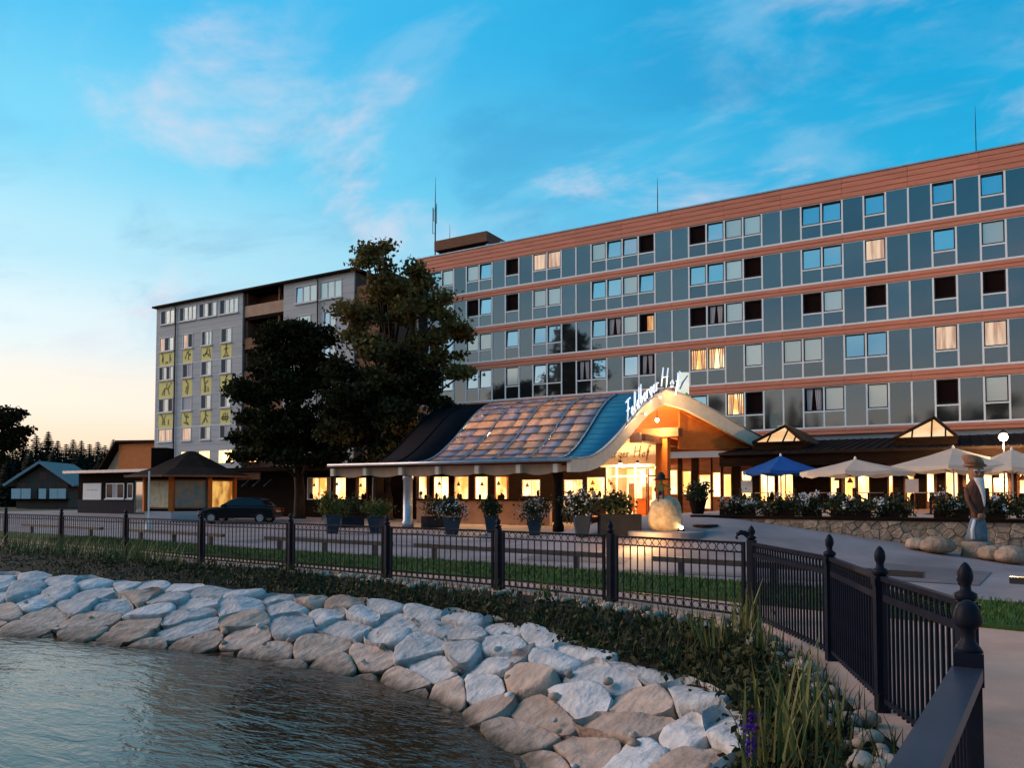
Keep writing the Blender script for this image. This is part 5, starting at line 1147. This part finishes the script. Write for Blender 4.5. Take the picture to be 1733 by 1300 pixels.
for s_ in (-1, 1):
    for xa, xb in ((-1.4, -.55), (-.48, .35)):
        yy = lambda z: s_ * (.815 - (z - .94) * .30); MB().add([(xa + (.02 if xa > -1 else -.1), yy(1.0), 1.0), (xb + (.28 if xb > 0 else 0), yy(1.0), 1.0), (xb - .02, yy(1.34), 1.34), (xa + .06, yy(1.34), 1.34)], [(0, 1, 2, 3) if s_ < 0 else (3, 2, 1, 0)]).build('side_window', 'glassdark', car, local=True)
    for x in (-1.35, 1.35):
        wh = MB().lathe([(.18, -.1), (.30, -.1), (.325, -.06), (.325, .06), (.30, .1), (.18, .1)], 18); wh.v = [(x + a, s_ * .80 + c, .325 + b) for a, b, c in wh.v]; wo_ = wh.build('wheel', 'rubber', car, True, local=True)
        rm = MB().lathe([(.02, -.105), (.2, -.105), (.2, .105), (.02, .105)], 12); rm.v = [(x + a, s_ * .80 + c, .325 + b) for a, b, c in rm.v]; rm.build('rim', 'chrome', wo_, local=True)
    MB().b2(2.02, 2.13, s_ * .72 - .14, s_ * .72 + .14, .60, .72).build('headlight', 'chrome', car, local=True); MB().b2(-2.17, -2.08, s_ * .72 - .1, s_ * .72 + .1, .66, .86).build('tail_light', 'redcloth', car, local=True)
    MB().b2(.55, .72, s_ * .95 - .09, s_ * .95 + .09, .96, 1.08).build('mirror', 'carpaint', car, local=True)

# ================================================================== boulder with seated figure, statue
bo = onG(1127, 903)
plinth = thing('round_kerb', 'flat round kerb around the lit boulder', 'kerb', bo); MB().lathe([(.95, -.3), (.95, .05), (.88, .07), (.1, .07)], 28, sx=1.1).build('disc', 'asphalt', plinth, local=True)
def rock(par, name, r, m, seed, h, n=20, base=0.0):
    vv = []; ff = []; nr = 12
    for i in range(nr + 1):
        ph = math.pi * (i / nr); 
        for j in range(n):
            a = 2 * math.pi * j / n; p = Vector((math.sin(ph) * math.cos(a), math.sin(ph) * math.sin(a), -math.cos(ph)))
            k = 1 + .26 * noise.noise(p * 1.3 + Vector((seed, 0, 0))) + .20 * abs(noise.noise(p * 2.2 + Vector((0, seed, 0)))) - .08 + .06 * noise.noise(p * 4.5 + Vector((seed, seed, 0))) + .025 * noise.noise(p * 7 + Vector((0, 0, seed))); e = abs(p.z) ** .7 * (1 if p.z > 0 else -1)
            vv.append((p.x * r * k * (1.08 - .18 * max(0, p.z)), p.y * r * k, base + h * (.5 + .5 * e * (.9 + .1 * k))))
    for i in range(nr):
        for j in range(n): ff.append((i * n + j, i * n + (j + 1) % n, (i + 1) * n + (j + 1) % n, (i + 1) * n + j))
    return MB().add(vv, ff).build(name, m, par, True, local=True)
M['statuewood2'] = mat('red_brown_carving', (.11, .045, .03), .75, var=.4, scale=6, bump=.6, bscale=16, stretch=(2, 2, .5))
hb = 64 * (bo - cam.location).dot(_fw) / FPX
rk = thing('boulder', 'large pale boulder glowing in warm light before the entrance', 'boulder', bo); rock(rk, 'stone', hb * .44, 'granite', 3.3, hb)
sp_ = onG(1153, 908); sl = thing('ground_spotlight', 'tiny ground light at the foot of the boulder', 'lamp', sp_ + Vector((0, 0, .1))); MB().lathe([(.09, -.02), (.10, .06), (.07, .08)], 10).build('housing', 'iron', sl, local=True)
dirv = (bo - sp_); MB().lathe([(.02, -.04), (.05, -.02), (.05, .02), (.01, .05)], 10, sp_ + Vector((0, 0, .22))).build('bulb', 'bulb', sl, True)
ld = bpy.data.lights.new('ground_spot', 'POINT'); ld.energy = 120; ld.color = (1, .56, .20); ld.shadow_soft_size = .08; lo = bpy.data.objects.new('ground_spot_light', ld); COL.objects.link(lo); lo.location = sp_ + (cam.location - sp_).normalized() * 1.5 + Vector((-1.1, 0, .1))  # unseen fill added in front of the boulder, away from its ground light
def zmat(name, stops):
    m = bpy.data.materials.new(name); m.use_nodes = True; t = m.node_tree; b = t.nodes['Principled BSDF']; b.inputs['Roughness'].default_value = .85
    co = t.nodes.new('ShaderNodeTexCoord'); se = t.nodes.new('ShaderNodeSeparateXYZ'); t.links.new(co.outputs['Object'], se.inputs[0]); mr = t.nodes.new('ShaderNodeMapRange'); mr.inputs[2].default_value = 2.0; t.links.new(se.outputs[2], mr.inputs[0])
    cr = t.nodes.new('ShaderNodeValToRGB'); cr.color_ramp.interpolation = 'CONSTANT'
    while len(cr.color_ramp.elements) < len(stops): cr.color_ramp.elements.new(.5)
    for e, (p_, c_) in zip(cr.color_ramp.elements, stops): e.position = p_ / 2; e.color = (*c_, 1)
    t.links.new(mr.outputs[0], cr.inputs[0]); t.links.new(cr.outputs[0], b.inputs['Base Color']); return m
def skin_body(par, joints, edges, m, name='body'):
    me = bpy.data.meshes.new(name); me.from_pydata([j[:3] for j in joints], edges, []); o = bpy.data.objects.new(name, me); COL.objects.link(o); o.parent = par
    md = o.modifiers.new('skin', 'SKIN'); 
    for v, j in zip(me.skin_vertices[0].data, joints): v.radius = (j[3], j[4] if len(j) > 4 else j[3])
    me.skin_vertices[0].data[0].use_root = True; md.use_smooth_shade = True; sb = o.modifiers.new('sub', 'SUBSURF'); sb.levels = 2; sb.render_levels = 2; me.materials.append(m); return o
def standing(label, loc, rz, stops, hair='cloth_dark'):
    t = thing('person', label, 'person', loc, rz)
    J = [(0, 0, .95, .15, .11), (0, 0, 1.15, .14, .10), (0, 0, 1.38, .18, .11), (0, 0, 1.50, .06), (0, -.01, 1.60, .075, .09), (0, -.01, 1.72, .07, .085),
         (.10, 0, .88, .085), (.11, -.02, .48, .06), (.11, .02, .08, .045), (.11, -.14, .04, .035), (-.10, 0, .88, .085), (-.11, .02, .48, .06), (-.11, .04, .08, .045), (-.11, -.10, .04, .035),
         (.20, 0, 1.40, .055), (.25, .02, 1.12, .042), (.24, -.10, .88, .032), (.235, -.14, .80, .028), (-.20, 0, 1.40, .055), (-.26, 0, 1.12, .042), (-.20, -.16, .98, .032), (-.16, -.22, .96, .028)]
    E = [(0, 1), (1, 2), (2, 3), (3, 4), (4, 5), (0, 6), (6, 7), (7, 8), (8, 9), (0, 10), (10, 11), (11, 12), (12, 13), (2, 14), (14, 15), (15, 16), (16, 17), (2, 18), (18, 19), (19, 20), (20, 21)]
    skin_body(t, J, E, zmat('figure', stops)); MB().lathe([(.09, 1.62), (.105, 1.70), (.10, 1.76), (.06, 1.81), (.01, 1.82)], 12, (0, .02, 0)).build('hair', hair, t, True, local=True); return t
SK = (.42, .24, .16)
p = onY(712, 838, 36.9); standing('person in a pale shirt standing behind the low wall', (p.x, 36.9, 0), R(-30), [(0, (.02, .02, .03)), (.9, (.5, .45, .43)), (1.5, SK)])
p = onY(963, 850, 37.6); standing('person in a pale top near the bright window left of the porch', (p.x, 37.6, .0), R(20), [(0, (.02, .02, .03)), (.9, (.55, .5, .48)), (1.5, SK)])
# seated carved figure on the boulder
fg = thing('carved_figure', 'figure in green jacket and hat seated on top of the boulder', 'figure', bo + Vector((-.12, 0, hb * .98)), YAW - R(15)); K = .66
J = [(0, 0, .12, .12, .10), (0, 0, .28, .12, .09), (0, 0, .44, .13, .09), (0, 0, .54, .045), (0, -.01, .62, .075, .08), (0, -.01, .72, .07), (.08, -.16, .12, .055), (.10, -.34, .02, .045), (.10, -.36, -.22, .04), (.10, -.44, -.25, .035),
     (-.08, -.16, .12, .055), (-.10, -.34, .05, .045), (-.10, -.38, -.18, .04), (-.10, -.46, -.2, .035), (.16, -.02, .44, .05), (.30, -.08, .34, .04), (.42, -.14, .26, .032), (-.16, -.02, .44, .05), (-.26, -.06, .30, .04), (-.24, -.2, .2, .032)]
skin_body(fg, [(a * K, b * K, c * K, *(v * K for v in r)) for a, b, c, *r in J], [(0, 1), (1, 2), (2, 3), (3, 4), (4, 5), (0, 6), (6, 7), (7, 8), (8, 9), (0, 10), (10, 11), (11, 12), (12, 13), (2, 14), (14, 15), (15, 16), (2, 17), (17, 18), (18, 19)], zmat('carved_figure', [(0, (.03, .02, .02)), (.12, (.07, .09, .03)), (.43, SK)]))
MB().lathe([(.22, .0), (.21, .03), (.11, .05), (.10, .14), (.05, .2), (.01, .22)], 14, (0, 0, .66 * K)).build('hat', 'cloth_dark', fg, True, local=True)
# tall carved statue
s0 = onG(1655, 944); st = thing('carved_statue', 'tall carved wooden statue of a bearded man in a slouch hat', 'statue', s0, YAW - R(6)); S = (944 - 768) * (s0 - cam.location).dot(_fw) / FPX / 2.78
def carve(name, rings, m, n=16, seed=0.0, amp=.05):
    vv = []; 
    for cx, cy_, z, rx, ry in rings:
        for j in range(n):
            a = 2 * math.pi * j / n; k = 1 + amp * noise.noise(Vector((math.cos(a) * 2 + seed, math.sin(a) * 2, z * 3))); vv.append(((cx + rx * math.cos(a) * k) * S, (cy_ + ry * math.sin(a) * k) * S, z * S))
    L_ = len(rings); ff = [(i * n + j, i * n + (j + 1) % n, (i + 1) * n + (j + 1) % n, (i + 1) * n + j) for i in range(L_ - 1) for j in range(n)] + [tuple(range(n))[::-1], tuple((L_ - 1) * n + j for j in range(n))]
    return MB().add(vv, ff).build(name, m, st, True, local=True)
carve('robe', [(0, 0, .42, .24, .22), (0, 0, .55, .25, .22), (.01, 0, .75, .23, .20), (.02, 0, .95, .19, .17), (.01, 0, 1.06, .16, .15)], 'statueblue', amp=.22)
carve('robe_streak', [(-.17, -.14, .5, .05, .05), (-.18, -.13, .75, .05, .05), (-.12, -.13, 1.02, .04, .04)], 'beard')
carve('torso', [(.01, 0, 1.04, .15, .14), (.02, 0, 1.2, .15, .14), (-.01, 0, 1.42, .18, .16), (-.05, .01, 1.68, .22, .18), (-.05, .01, 1.9, .22, .17), (0, .01, 2.05, .16, .15)], 'statuewood2', seed=2, amp=.12)
carve('head', [(0, 0, 2.02, .13, .14), (0, -.01, 2.12, .17, .18), (0, -.01, 2.25, .185, .19), (0, 0, 2.38, .18, .18), (0, 0, 2.45, .15, .15)], 'statuewood', amp=.05)
carve('nose', [(0, -.185, 2.16, .035, .03), (0, -.215, 2.20, .04, .04), (0, -.19, 2.30, .02, .025)], 'statuewood')
for sx in (-1, 1): carve('brow', [(sx * .08, -.17, 2.30, .06, .025), (sx * .08, -.175, 2.325, .06, .03), (sx * .08, -.16, 2.345, .05, .02)], 'beard'); carve('eye', [(sx * .075, -.172, 2.255, .02, .012), (sx * .075, -.18, 2.275, .028, .014), (sx * .075, -.172, 2.295, .02, .012)], 'statuedark')
carve('beard', [(.11, -.19, 1.36, .012, .02), (.10, -.2, 1.48, .03, .03), (.08, -.21, 1.66, .05, .04), (.05, -.2, 1.85, .075, .05), (.02, -.17, 2.02, .11, .06), (0, -.14, 2.13, .125, .07)], 'beard', amp=.14)
carve('hat_brim', [(0, .03, 2.42, .20, .20), (-.02, .03, 2.44, .29, .26), (-.02, .03, 2.48, .29, .25), (-.02, .03, 2.52, .21, .21)], 'statuewood', seed=5, amp=.14)
carve('hat_crown', [(-.02, 0, 2.48, .23, .23), (-.06, .01, 2.60, .24, .22), (-.13, .01, 2.70, .22, .18), (-.22, .01, 2.75, .14, .10), (-.30, .01, 2.72, .05, .04)], 'statuewood', seed=7, amp=.12)
for sx in (-1, 1): MB().tube([(sx * .25 * S, 0, 1.85 * S), (sx * .25 * S, -.05 * S, 1.55 * S), (sx * .17 * S, -.15 * S, 1.28 * S), (sx * .05 * S, -.2 * S, 1.14 * S)], [.07 * S, .065 * S, .055 * S, .045 * S], 8).build('arm', 'statuewood2', st, True, local=True)
carve('hands', [(0, -.22, 1.02, .07, .05), (0, -.24, 1.10, .11, .06), (0, -.23, 1.18, .08, .05)], 'statuewood', amp=.2)
carve('stand', [(0, 0, 0, .42, .36), (0, 0, .2, .43, .37), (0, 0, .40, .38, .33), (0, 0, .43, .3, .26)], 'wallstone', seed=9, amp=.3)
for i, (px, py, r, lb) in enumerate(((1587, 937, .36, 'long flat rock left of the statue'), (1683, 950, .32, 'squarish pale rock right of the statue foot'), (1712, 955, .36, 'pale rock at the right frame edge beside the statue'), (1552, 931, .26, 'small rock at the wall foot, farthest left of the statue rocks'))):
    p = onG(px, py); t = thing('rock', lb, 'rock', p, group='rocks at the statue foot'); rock(t, 'stone', r, 'wallstone', i * 5 + 1.7, r * 1.15, 14)
mh = onG(1194, 889); t = thing('manhole_cover', 'dark round manhole cover on the entrance ramp', 'manhole cover', mh); MB().lathe([(.34, -.04), (.34, .012), (.30, .018), (.05, .014)], 20).build('lid', 'iron', t, local=True); t.rotation_euler = (0, 0, 0)
# ================================================================== planters and shrubs in front of the canopy
def planter(label, px, py, kind, s=1.0, group='planters along the forecourt'):
    p = onG(px, py); t = thing('planter', label, 'planter', p, R(rs.uniform(0, 90)), group)
    if kind != 'hedge': MB().lathe([(.26 * s, 0), (.40 * s, .62 * s), (.43 * s, .64 * s), (.43 * s, .70 * s), (.36 * s, .68 * s)], 4 if kind != 'round' else 14, a0=.785).build('pot', 'pot' if kind != 'round' else 'darkwood', t, local=True)
    else: MB().b2(-.55, .55, -.35, .35, 0, .55).build('pot', 'liner', t, local=True)
    z = .9 * s; lm = {'yellow': 'yshrub'}.get(kind, 'hedge')
    a_, b_ = rs.uniform(.52, .72), rs.uniform(.34, .52); foliage(t, (rs.uniform(-.1, .1), 0, z + .1), (a_ * s, a_ * s, b_ * s), lm, 1000, .06, spread=.2, shell=.2)
    if rs.random() < .6: foliage(t, (rs.uniform(-.3, .3) * s, 0, z + .45 * s), (.28 * s, .28 * s, .3 * s), lm, 300, .05, 'upper_foliage', shell=.2)
    if kind == 'white': foliage(t, (0, 0, z + .12), (.66 * s, .66 * s, .42 * s), 'petal', 260, .04, 'flowers', clump=3, spread=.12, shell=.85)['kind'] = 'stuff'
for a in (('planter with yellowish shrub, leftmost in the row by the tree trunk', 562, 903, 'yellow', 1.1), ('planter with yellowish shrub left of the grey canopy column', 638, 903, 'yellow', 1.05), ('blue planter with a few pale flowers right of the grey canopy column', 765, 905, 'white', 1.0),
          ('planter with dark shrub between the two white-flowered ones', 832, 902, 'plain', 1.0), ('blue planter of white flowers left of the dark canopy column', 905, 906, 'white', 1.0), ('blue planter overflowing with white flowers right of the dark column', 985, 908, 'white', .85),
          ('dark trough with bushy shrub left of the boulder', 1048, 905, 'hedge', .8), ('round tub with clipped ball shrub beside the lit door', 1181, 870, 'round', .75), ('low dark trough of shrubs under the canopy middle', 735, 893, 'hedge', 1.0), ('dark shrub trough beside the black car', 595, 893, 'hedge', 1.1)): planter(*a)
# flower boxes on the terrace edge
fx = [(-6.2, -5.2), (-4.9, -4.1), (-3.9, -3.4), (-3.1, -2.1), (-1.9, -1.2), (-.6, .2), (.4, 1.0), (1.9, 2.7)]
pos = ['first from the entrance ramp', 'second from the entrance ramp', 'third from the entrance ramp', 'under the blue parasol side', 'under the cream parasol', 'left of the statue', 'behind the statue', 'at the right frame edge']
for (a, b), ps in zip(fx, pos):
    c = ((a + b) / 2, YW + .42 + rs.uniform(0, .3), .945); t = thing('flower_box', 'dark box of white flowers on the terrace edge, ' + ps, 'flower box', c, group='flower boxes on the terrace edge')
    w = (b - a) / 2; MB().b2(-w, w, -.14, .14, 0, .24).build('box', 'darkwood', t, local=True); foliage(t, (0, 0, .30), (w, .22, .22), 'hedge', 600, .05, spread=.22, shell=.2)
    P = []; Q = []
    for _ in range(rs.randrange(4, 8)):
        x = rs.uniform(-w, w); hh = rs.uniform(.25, .72); P.append(ball_pts(60, (x, rs.uniform(-.12, .1), hh * .7), (.14, .14, .22), .1)); Q.append(ball_pts(rs.randrange(14, 46), (x, rs.uniform(-.16, .06), hh), (rs.uniform(.1, .2), .14, rs.uniform(.09, .2)), .3))
    for nm_, arr, m_, sz in (('stems', P, 'hedge', .045), ('flowers', Q, 'petal', .036)):
        o = bpy.data.objects.new(nm_, leaves(np.concatenate(arr), sz, M[m_], nm_)); COL.objects.link(o); o.parent = t; o['kind'] = 'stuff'
for i in range(7):
    x = -6 + i * 1.5 + rs.uniform(-.3, .3); t = thing('terrace_shrub', 'low dark shrub behind the terrace flower boxes, number %s from the entrance ramp' % ('one', 'two', 'three', 'four', 'five', 'six', 'seven')[i], 'shrub', (x, 25.2 + rs.random(), .94), group='dark shrubs on the terrace'); foliage(t, (0, 0, .32), (.75, .5, .34), 'hedge', 700, .06); MB().tube([(0, 0, 0), (0, 0, .3)], .03, 5).build('stem', 'bark', t, local=True)
# parasols
def parasol(label, loc, R_, ztop, zrim, m, n=8, ribs=True, rot=0.0):
    t = thing('parasol', label, 'parasol', loc, rot); z0 = ztop - loc[2]; zr = zrim - loc[2]; g = MB(); 
    rings = [(.06, z0), (R_ * .33, z0 - (z0 - zr) * .36), (R_ * .68, z0 - (z0 - zr) * .70), (R_, zr), (R_ * 1.005, zr - .16)]; N = n * 4; vv = []
    for r, z in rings:
        for j in range(N):
            a = 2 * math.pi * j / N; f = (j % 4) / 4; k = math.cos(math.pi / n) / math.cos((f - .5) * 2 * math.pi / n); sag = .05 * math.sin(math.pi * f) * (r / R_); vv.append((r * k * math.cos(a), r * k * math.sin(a), z - sag + (.04 * math.sin(j * 1.7) if z < zr - .05 else 0)))
    ff = [(i * N + j, i * N + (j + 1) % N, (i + 1) * N + (j + 1) % N, (i + 1) * N + j) for i in range(len(rings) - 1) for j in range(N)] + [tuple(range(N))[::-1]]
    g.add(vv, ff); g.build('canopy', m, t, local=True)
    MB().tube([(0, 0, 0), (0, 0, z0 + .02)], .032, 10).build('pole', 'white' if m == 'canvas' else 'brownwood', t, True, local=True); MB().lathe([(.05, 0), (.045, .06), (.02, .12), (.005, .13)], 8, (0, 0, z0)).build('finial', 'white', t, local=True)
    MB().lathe([(.38, 0), (.38, .07), (.08, .12), (.05, .3)], 12).build('base', 'greywall', t, local=True)
    for j in range(n):
        a = 2 * math.pi * (j) / n; d = Vector((math.cos(a), math.sin(a), 0)); MB().beam(d * .05 + Vector((0, 0, z0 - .06)), d * R_ * .98 + Vector((0, 0, zr - .03)), .022, .022).build('rib', 'brownwood', t, local=True)
        MB().beam(d * .05 + Vector((0, 0, zr - .25)), d * R_ * .5 + Vector((0, 0, z0 - (z0 - zr) * .52 - .07)), .016, .016).build('strut', 'brownwood', t, local=True)
def pos_(px, py, z):
    v = sight(px, py); t = (z - CZ) / v.z; return Vector((v.x * t, v.y * t, z))
for lb, px, py, z, half, ry, m in (('blue parasol nearest the entrance', 1321, 772, 3.40, 64, 799, 'canvasblue'), ('cream parasol in the middle, right of the blue one', 1447, 778, 3.02, 90, 800, 'canvas'), ('large cream parasol whose canopy is partly hidden by the statue', 1613, 759, 3.45, 108, 793, 'canvas'), ('cream parasol cut by the right frame edge', 1712, 762, 3.30, 84, 795, 'canvas')):
    p = pos_(px, py, z); d = (p - cam.location).dot(_fw); parasol(lb, (p.x, p.y, .94), half * d / FPX, z, z - (ry - py) * d / FPX * .92, m, rot=YAW + .2)
# tables and chairs
def table_set(px, Y, k):
    p = onY(px, 850, Y); t = thing('terrace_table', 'round terrace table ' + k, 'table', (p.x, Y, .94), group='terrace tables'); MB().lathe([(.5, .72), (.5, .75)], 18).build('table_top', 'tan', t, local=True); MB().lathe([(.25, 0), (.04, .05), (.035, .72)], 10).build('pedestal', 'iron', t, local=True)
    for j, a in enumerate((R(200), R(20))):
        c = thing('terrace_chair', 'dark slatted chair %s the round table %s' % (('left of', 'right of')[j], k), 'chair', (p.x + .8 * math.cos(a), Y + .8 * math.sin(a), .94), a + math.pi / 2, 'terrace chairs')
        MB().b2(-.22, .22, -.22, .22, .42, .46).build('seat', 'darkwood', c, local=True); MB().b2(-.22, .22, -.25, -.22, .55, .92).build('backrest', 'darkwood', c, local=True)
        for x in (-.2, .2):
            for y in (-.23, .2): MB().tube([(x, y, 0), (x, y, .9 if y < 0 else .42)], .014, 5).build('leg', 'iron', c, local=True)
for px, Y, k in ((1300, 31, 'below the blue parasol'), (1395, 30, 'left of the middle cream parasol'), (1470, 30.5, 'right of the middle cream parasol'), (1575, 29.5, 'left of the statue hat'), (1690, 30, 'right of the statue')): table_set(px, Y, k)
# menu stands by the windows
for px, k in ((1264, 'beside the blue parasol pole'), (1544, 'left of the big cream parasol'), (1694, 'right of the statue')):
    p = onY(px, 845, 37.5); t = thing('menu_stand', 'small white menu board on legs ' + k, 'menu stand', (p.x, 37.5, .94), R(10)); MB().b2(-.25, .25, -.02, .02, .75, 1.35).build('board', 'white', t, local=True)
    for x in (-.22, .22): MB().tube([(x, .03, 0), (x * .9, .025, 1.4)], .018, 5).build('leg', 'darkwood', t, local=True)

# ================================================================== big trees before the hotel
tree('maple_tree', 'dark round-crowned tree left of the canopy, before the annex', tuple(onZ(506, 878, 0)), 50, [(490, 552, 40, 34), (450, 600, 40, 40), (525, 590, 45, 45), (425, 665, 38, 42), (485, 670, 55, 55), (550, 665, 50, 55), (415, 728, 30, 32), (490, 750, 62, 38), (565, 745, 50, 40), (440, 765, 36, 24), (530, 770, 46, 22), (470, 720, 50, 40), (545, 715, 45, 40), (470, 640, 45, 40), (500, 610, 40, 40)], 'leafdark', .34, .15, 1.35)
tree('maple_tree', 'lower tree beside the canopy roof, its dark leaves standing for crown shade', tuple(onZ(655, 880, 0)), 45.5, [(610, 640, 48, 42), (680, 640, 52, 44), (735, 650, 40, 34), (620, 705, 56, 46), (690, 700, 50, 44), (600, 755, 46, 28), (745, 690, 22, 18), (655, 750, 40, 26), (650, 670, 55, 40), (590, 690, 40, 50), (705, 735, 36, 26)], 'leafdark', .36, .15, 1.3)  # shade of the tall tree's lower crown put into dark leaf colour
tree('maple_tree', 'tallest tree with olive crown rising above the hotel roof edge', tuple(onZ(640, 878, 0)), 48, [(652, 416, 30, 22), (632, 440, 26, 20), (690, 446, 32, 28), (645, 480, 46, 36), (712, 497, 46, 36), (600, 520, 38, 34), (665, 535, 55, 40), (742, 530, 34, 30), (592, 560, 36, 30), (770, 553, 14, 12), (720, 575, 44, 34), (640, 585, 56, 38), (755, 598, 26, 16), (770, 628, 18, 9), (700, 610, 46, 26), (782, 565, 10, 8), (786, 632, 9, 5), (618, 425, 10, 8)], 'leaflit', .36, .14, .8)

# ================================================================== trees behind the viewpoint (mirrored in the glass front)
for i, (x, y, h) in enumerate(((-31, -30, 16), (-28.5, -31, 19), (-26, -30, 18), (-23.5, -31, 17.5), (-21, -30, 19), (-18.5, -31, 16), (-15.5, -30, 13.5), (-12, -31, 14), (-9.5, -30, 13), (-7, -31, 14.5), (-3, -32, 12), (-53, -30, 16), (-36, -32, 15), (-66, -30, 15))):
    spruce('dark spruce mirrored in the lowest row of glossy panels', (x, y, 0), h, 'spruces mirrored in the hotel front', i, 1.2)
def round_tree(label, loc, h, r):
    t = thing('broadleaf_tree', label, 'tree', loc, group='broadleaf trees mirrored in the hotel front'); MB().tube([(0, 0, 0), (0, 0, h * .5), (.3, 0, h * .8)], [.35, .25, .05], 8).build('trunk', 'bark', t, local=True)
    P = np.concatenate([np.repeat(ball_pts(28, (RNG.normal() * r * .45, RNG.normal() * r * .45, h * RNG.uniform(.45, .85)), (r * .5, r * .5, r * .4), .3), 8, 0) for _ in range(12)]); P = P + RNG.normal(size=P.shape) * .35
    o = bpy.data.objects.new('crown', leaves(P, .3, M['leafdark'], 'crown')); COL.objects.link(o); o.parent = t
for x, y, h, r in ((-43, -30, 26, 6.0), (-60, -29, 21, 5.5), (-56, -31, 18, 4), (-39.5, -33, 20, 4), (-1.5, -31, 16, 3.2), (4, -31, 17, 3.2)): round_tree('dark broadleaf tree mirrored in the glossy hotel panels', (x, y, 0), h, r)

# ================================================================== planting bed: weeds, irises, pebbles
def on_bed(n, tlo, thi, klo, khi, pw=1.0):
    out = []
    for _ in range(n):
        t = tlo + (thi - tlo) * rs.random() ** pw; k = rs.uniform(klo, khi); out.append(bedp(t, k))
    return out
W_ = []
for p in on_bed(2500, .05, .995, .04, .66, .75):
    k = max(0, noise.noise(Vector((p.x * .9, p.y * .9, 3))) + .35)
    for _ in range(4): W_.append((p.x + rs.gauss(0, .08), p.y + rs.gauss(0, .08), p.z + rs.random() * .30 * k))
o = bpy.data.objects.new('weeds', leaves(np.array(W_), .038, M['weed'], 'weeds')); COL.objects.link(o); tag(o, 'dark low leafy plants between the stone bank and the fence', 'plants', kind='stuff')
o = bpy.data.objects.new('wild_grass', blades(on_bed(4500, .02, .99, .05, .80, .8) + on_bed(1200, .02, .99, .8, 1.0, .8), .20, .006, .7, M['weed'], 'wild_grass')); COL.objects.link(o); tag(o, 'thin wild grass growing along the foot of the fence', 'grass', kind='stuff')
tall = [p for p in on_bed(1500, .0, .36, .5, .95)]
o = bpy.data.objects.new('tall_grass', blades(tall, .42, .007, .5, M['iris'], 'tall_grass')); COL.objects.link(o); tag(o, 'tall yellowish grass against the fence at the left', 'grass', kind='stuff')
labs = ['upright iris clump in front of the corner post', 'iris clump right of the corner post foot', 'tall iris clump lowest in the picture beside the stones', 'iris clump in the middle of the bed near the pale boulder end', 'small iris clump behind the bank crest', 'iris tuft at the foot of the second fence post', 'iris tuft beside the pebbles near the handrail', 'thin tuft before the fence bars in the middle']
for (px, py, n, h), lb in zip(((1258, 1090, 42, .55), (1215, 1105, 30, .42), (1318, 1296, 34, .55), (1348, 1238, 30, .48), (1170, 1085, 20, .34), (1300, 1120, 26, .4), (1395, 1262, 20, .34), (925, 1020, 16, .36)), labs):
    p = onZ(px, py, .0); t = thing('iris_clump', lb, 'plant', p, group='iris clumps in the bed'); pts = [(rs.gauss(0, .09), rs.gauss(0, .09), 0) for _ in range(n)]
    o = bpy.data.objects.new('blades', blades(pts, h, .010, .38, M['iris'], 'blades')); COL.objects.link(o); o.parent = t
p = onZ(1272, 1298, .02); t = thing('purple_flower', 'small purple flower spikes at the right end of the stone bank', 'flower', p); foliage(t, (0, 0, .17), (.035, .035, .16), 'purple', 120, .014, 'bloom', clump=4); MB().tube([(0, 0, 0), (0, 0, .2)], .008, 5).build('stem', 'iris', t, local=True)
pb_mes = []
for k in range(5):
    v, f = [], []; n = 8
    for i in range(6):
        ph = math.pi * i / 5
        for j in range(n):
            a = 2 * math.pi * j / n; q = Vector((math.sin(ph) * math.cos(a), math.sin(ph) * math.sin(a), -math.cos(ph))); s_ = 1 + .3 * noise.noise(q * 1.5 + Vector((k * 7, 0, 0))); v.append((q.x * s_, q.y * s_ * .8, q.z * .6))
    for i in range(5):
        for j in range(n): f.append((i * n + j, i * n + (j + 1) % n, (i + 1) * n + (j + 1) % n, (i + 1) * n + j))
    pb_mes.append(MB().add(v, f).mesh('pebble', M['pebble'], True))
bedo = bpy.data.objects['planting_bed']
for i in range(290):
    t = 1 - .55 * rs.random() ** 1.2; k = min(.97, max(.6, rs.gauss(.80, .08))); p = bedp(t, k); s_ = rs.uniform(.03, .10); o = put('pebble', pb_mes[i % 5], bedo, p + Vector((0, 0, s_ * .45)), rs.uniform(0, 6.28), scale=s_)
# repaired patches in the forecourt asphalt
M['patch'] = mat('repaired_asphalt', (.15, .125, .13), .8, var=.2, scale=.8, bump=.3, bscale=50)
for x0, x1, y0, y1, a in ((-9.5, -6.8, 16.6, 17.5, 4), (-1.6, .4, 16.0, 18.6, -6), (-15.8, -12.6, 19.0, 19.7, 2), (-22, -20.6, 17.8, 21.5, 5), (-6.2, -2.2, 15.2, 15.75, 3)):
    cx_, cy_ = (x0 + x1) / 2, (y0 + y1) / 2; g = MB(); V = []; n = 8
    for j in range(n + 1):
        for i in range(n + 1):
            x, y = x0 + (x1 - x0) * i / n, y0 + (y1 - y0) * j / n; ca, sa = math.cos(R(a)), math.sin(R(a)); X_, Y_ = cx_ + (x - cx_) * ca - (y - cy_) * sa, cy_ + (x - cx_) * sa + (y - cy_) * ca; V.append((X_, Y_, ramp_h(X_, Y_) + .006))
    g.add(V, [(j * (n + 1) + i, j * (n + 1) + i + 1, (j + 1) * (n + 1) + i + 1, (j + 1) * (n + 1) + i) for j in range(n) for i in range(n)]); tag(g.build('asphalt_patch', 'patch'), kind='structure')
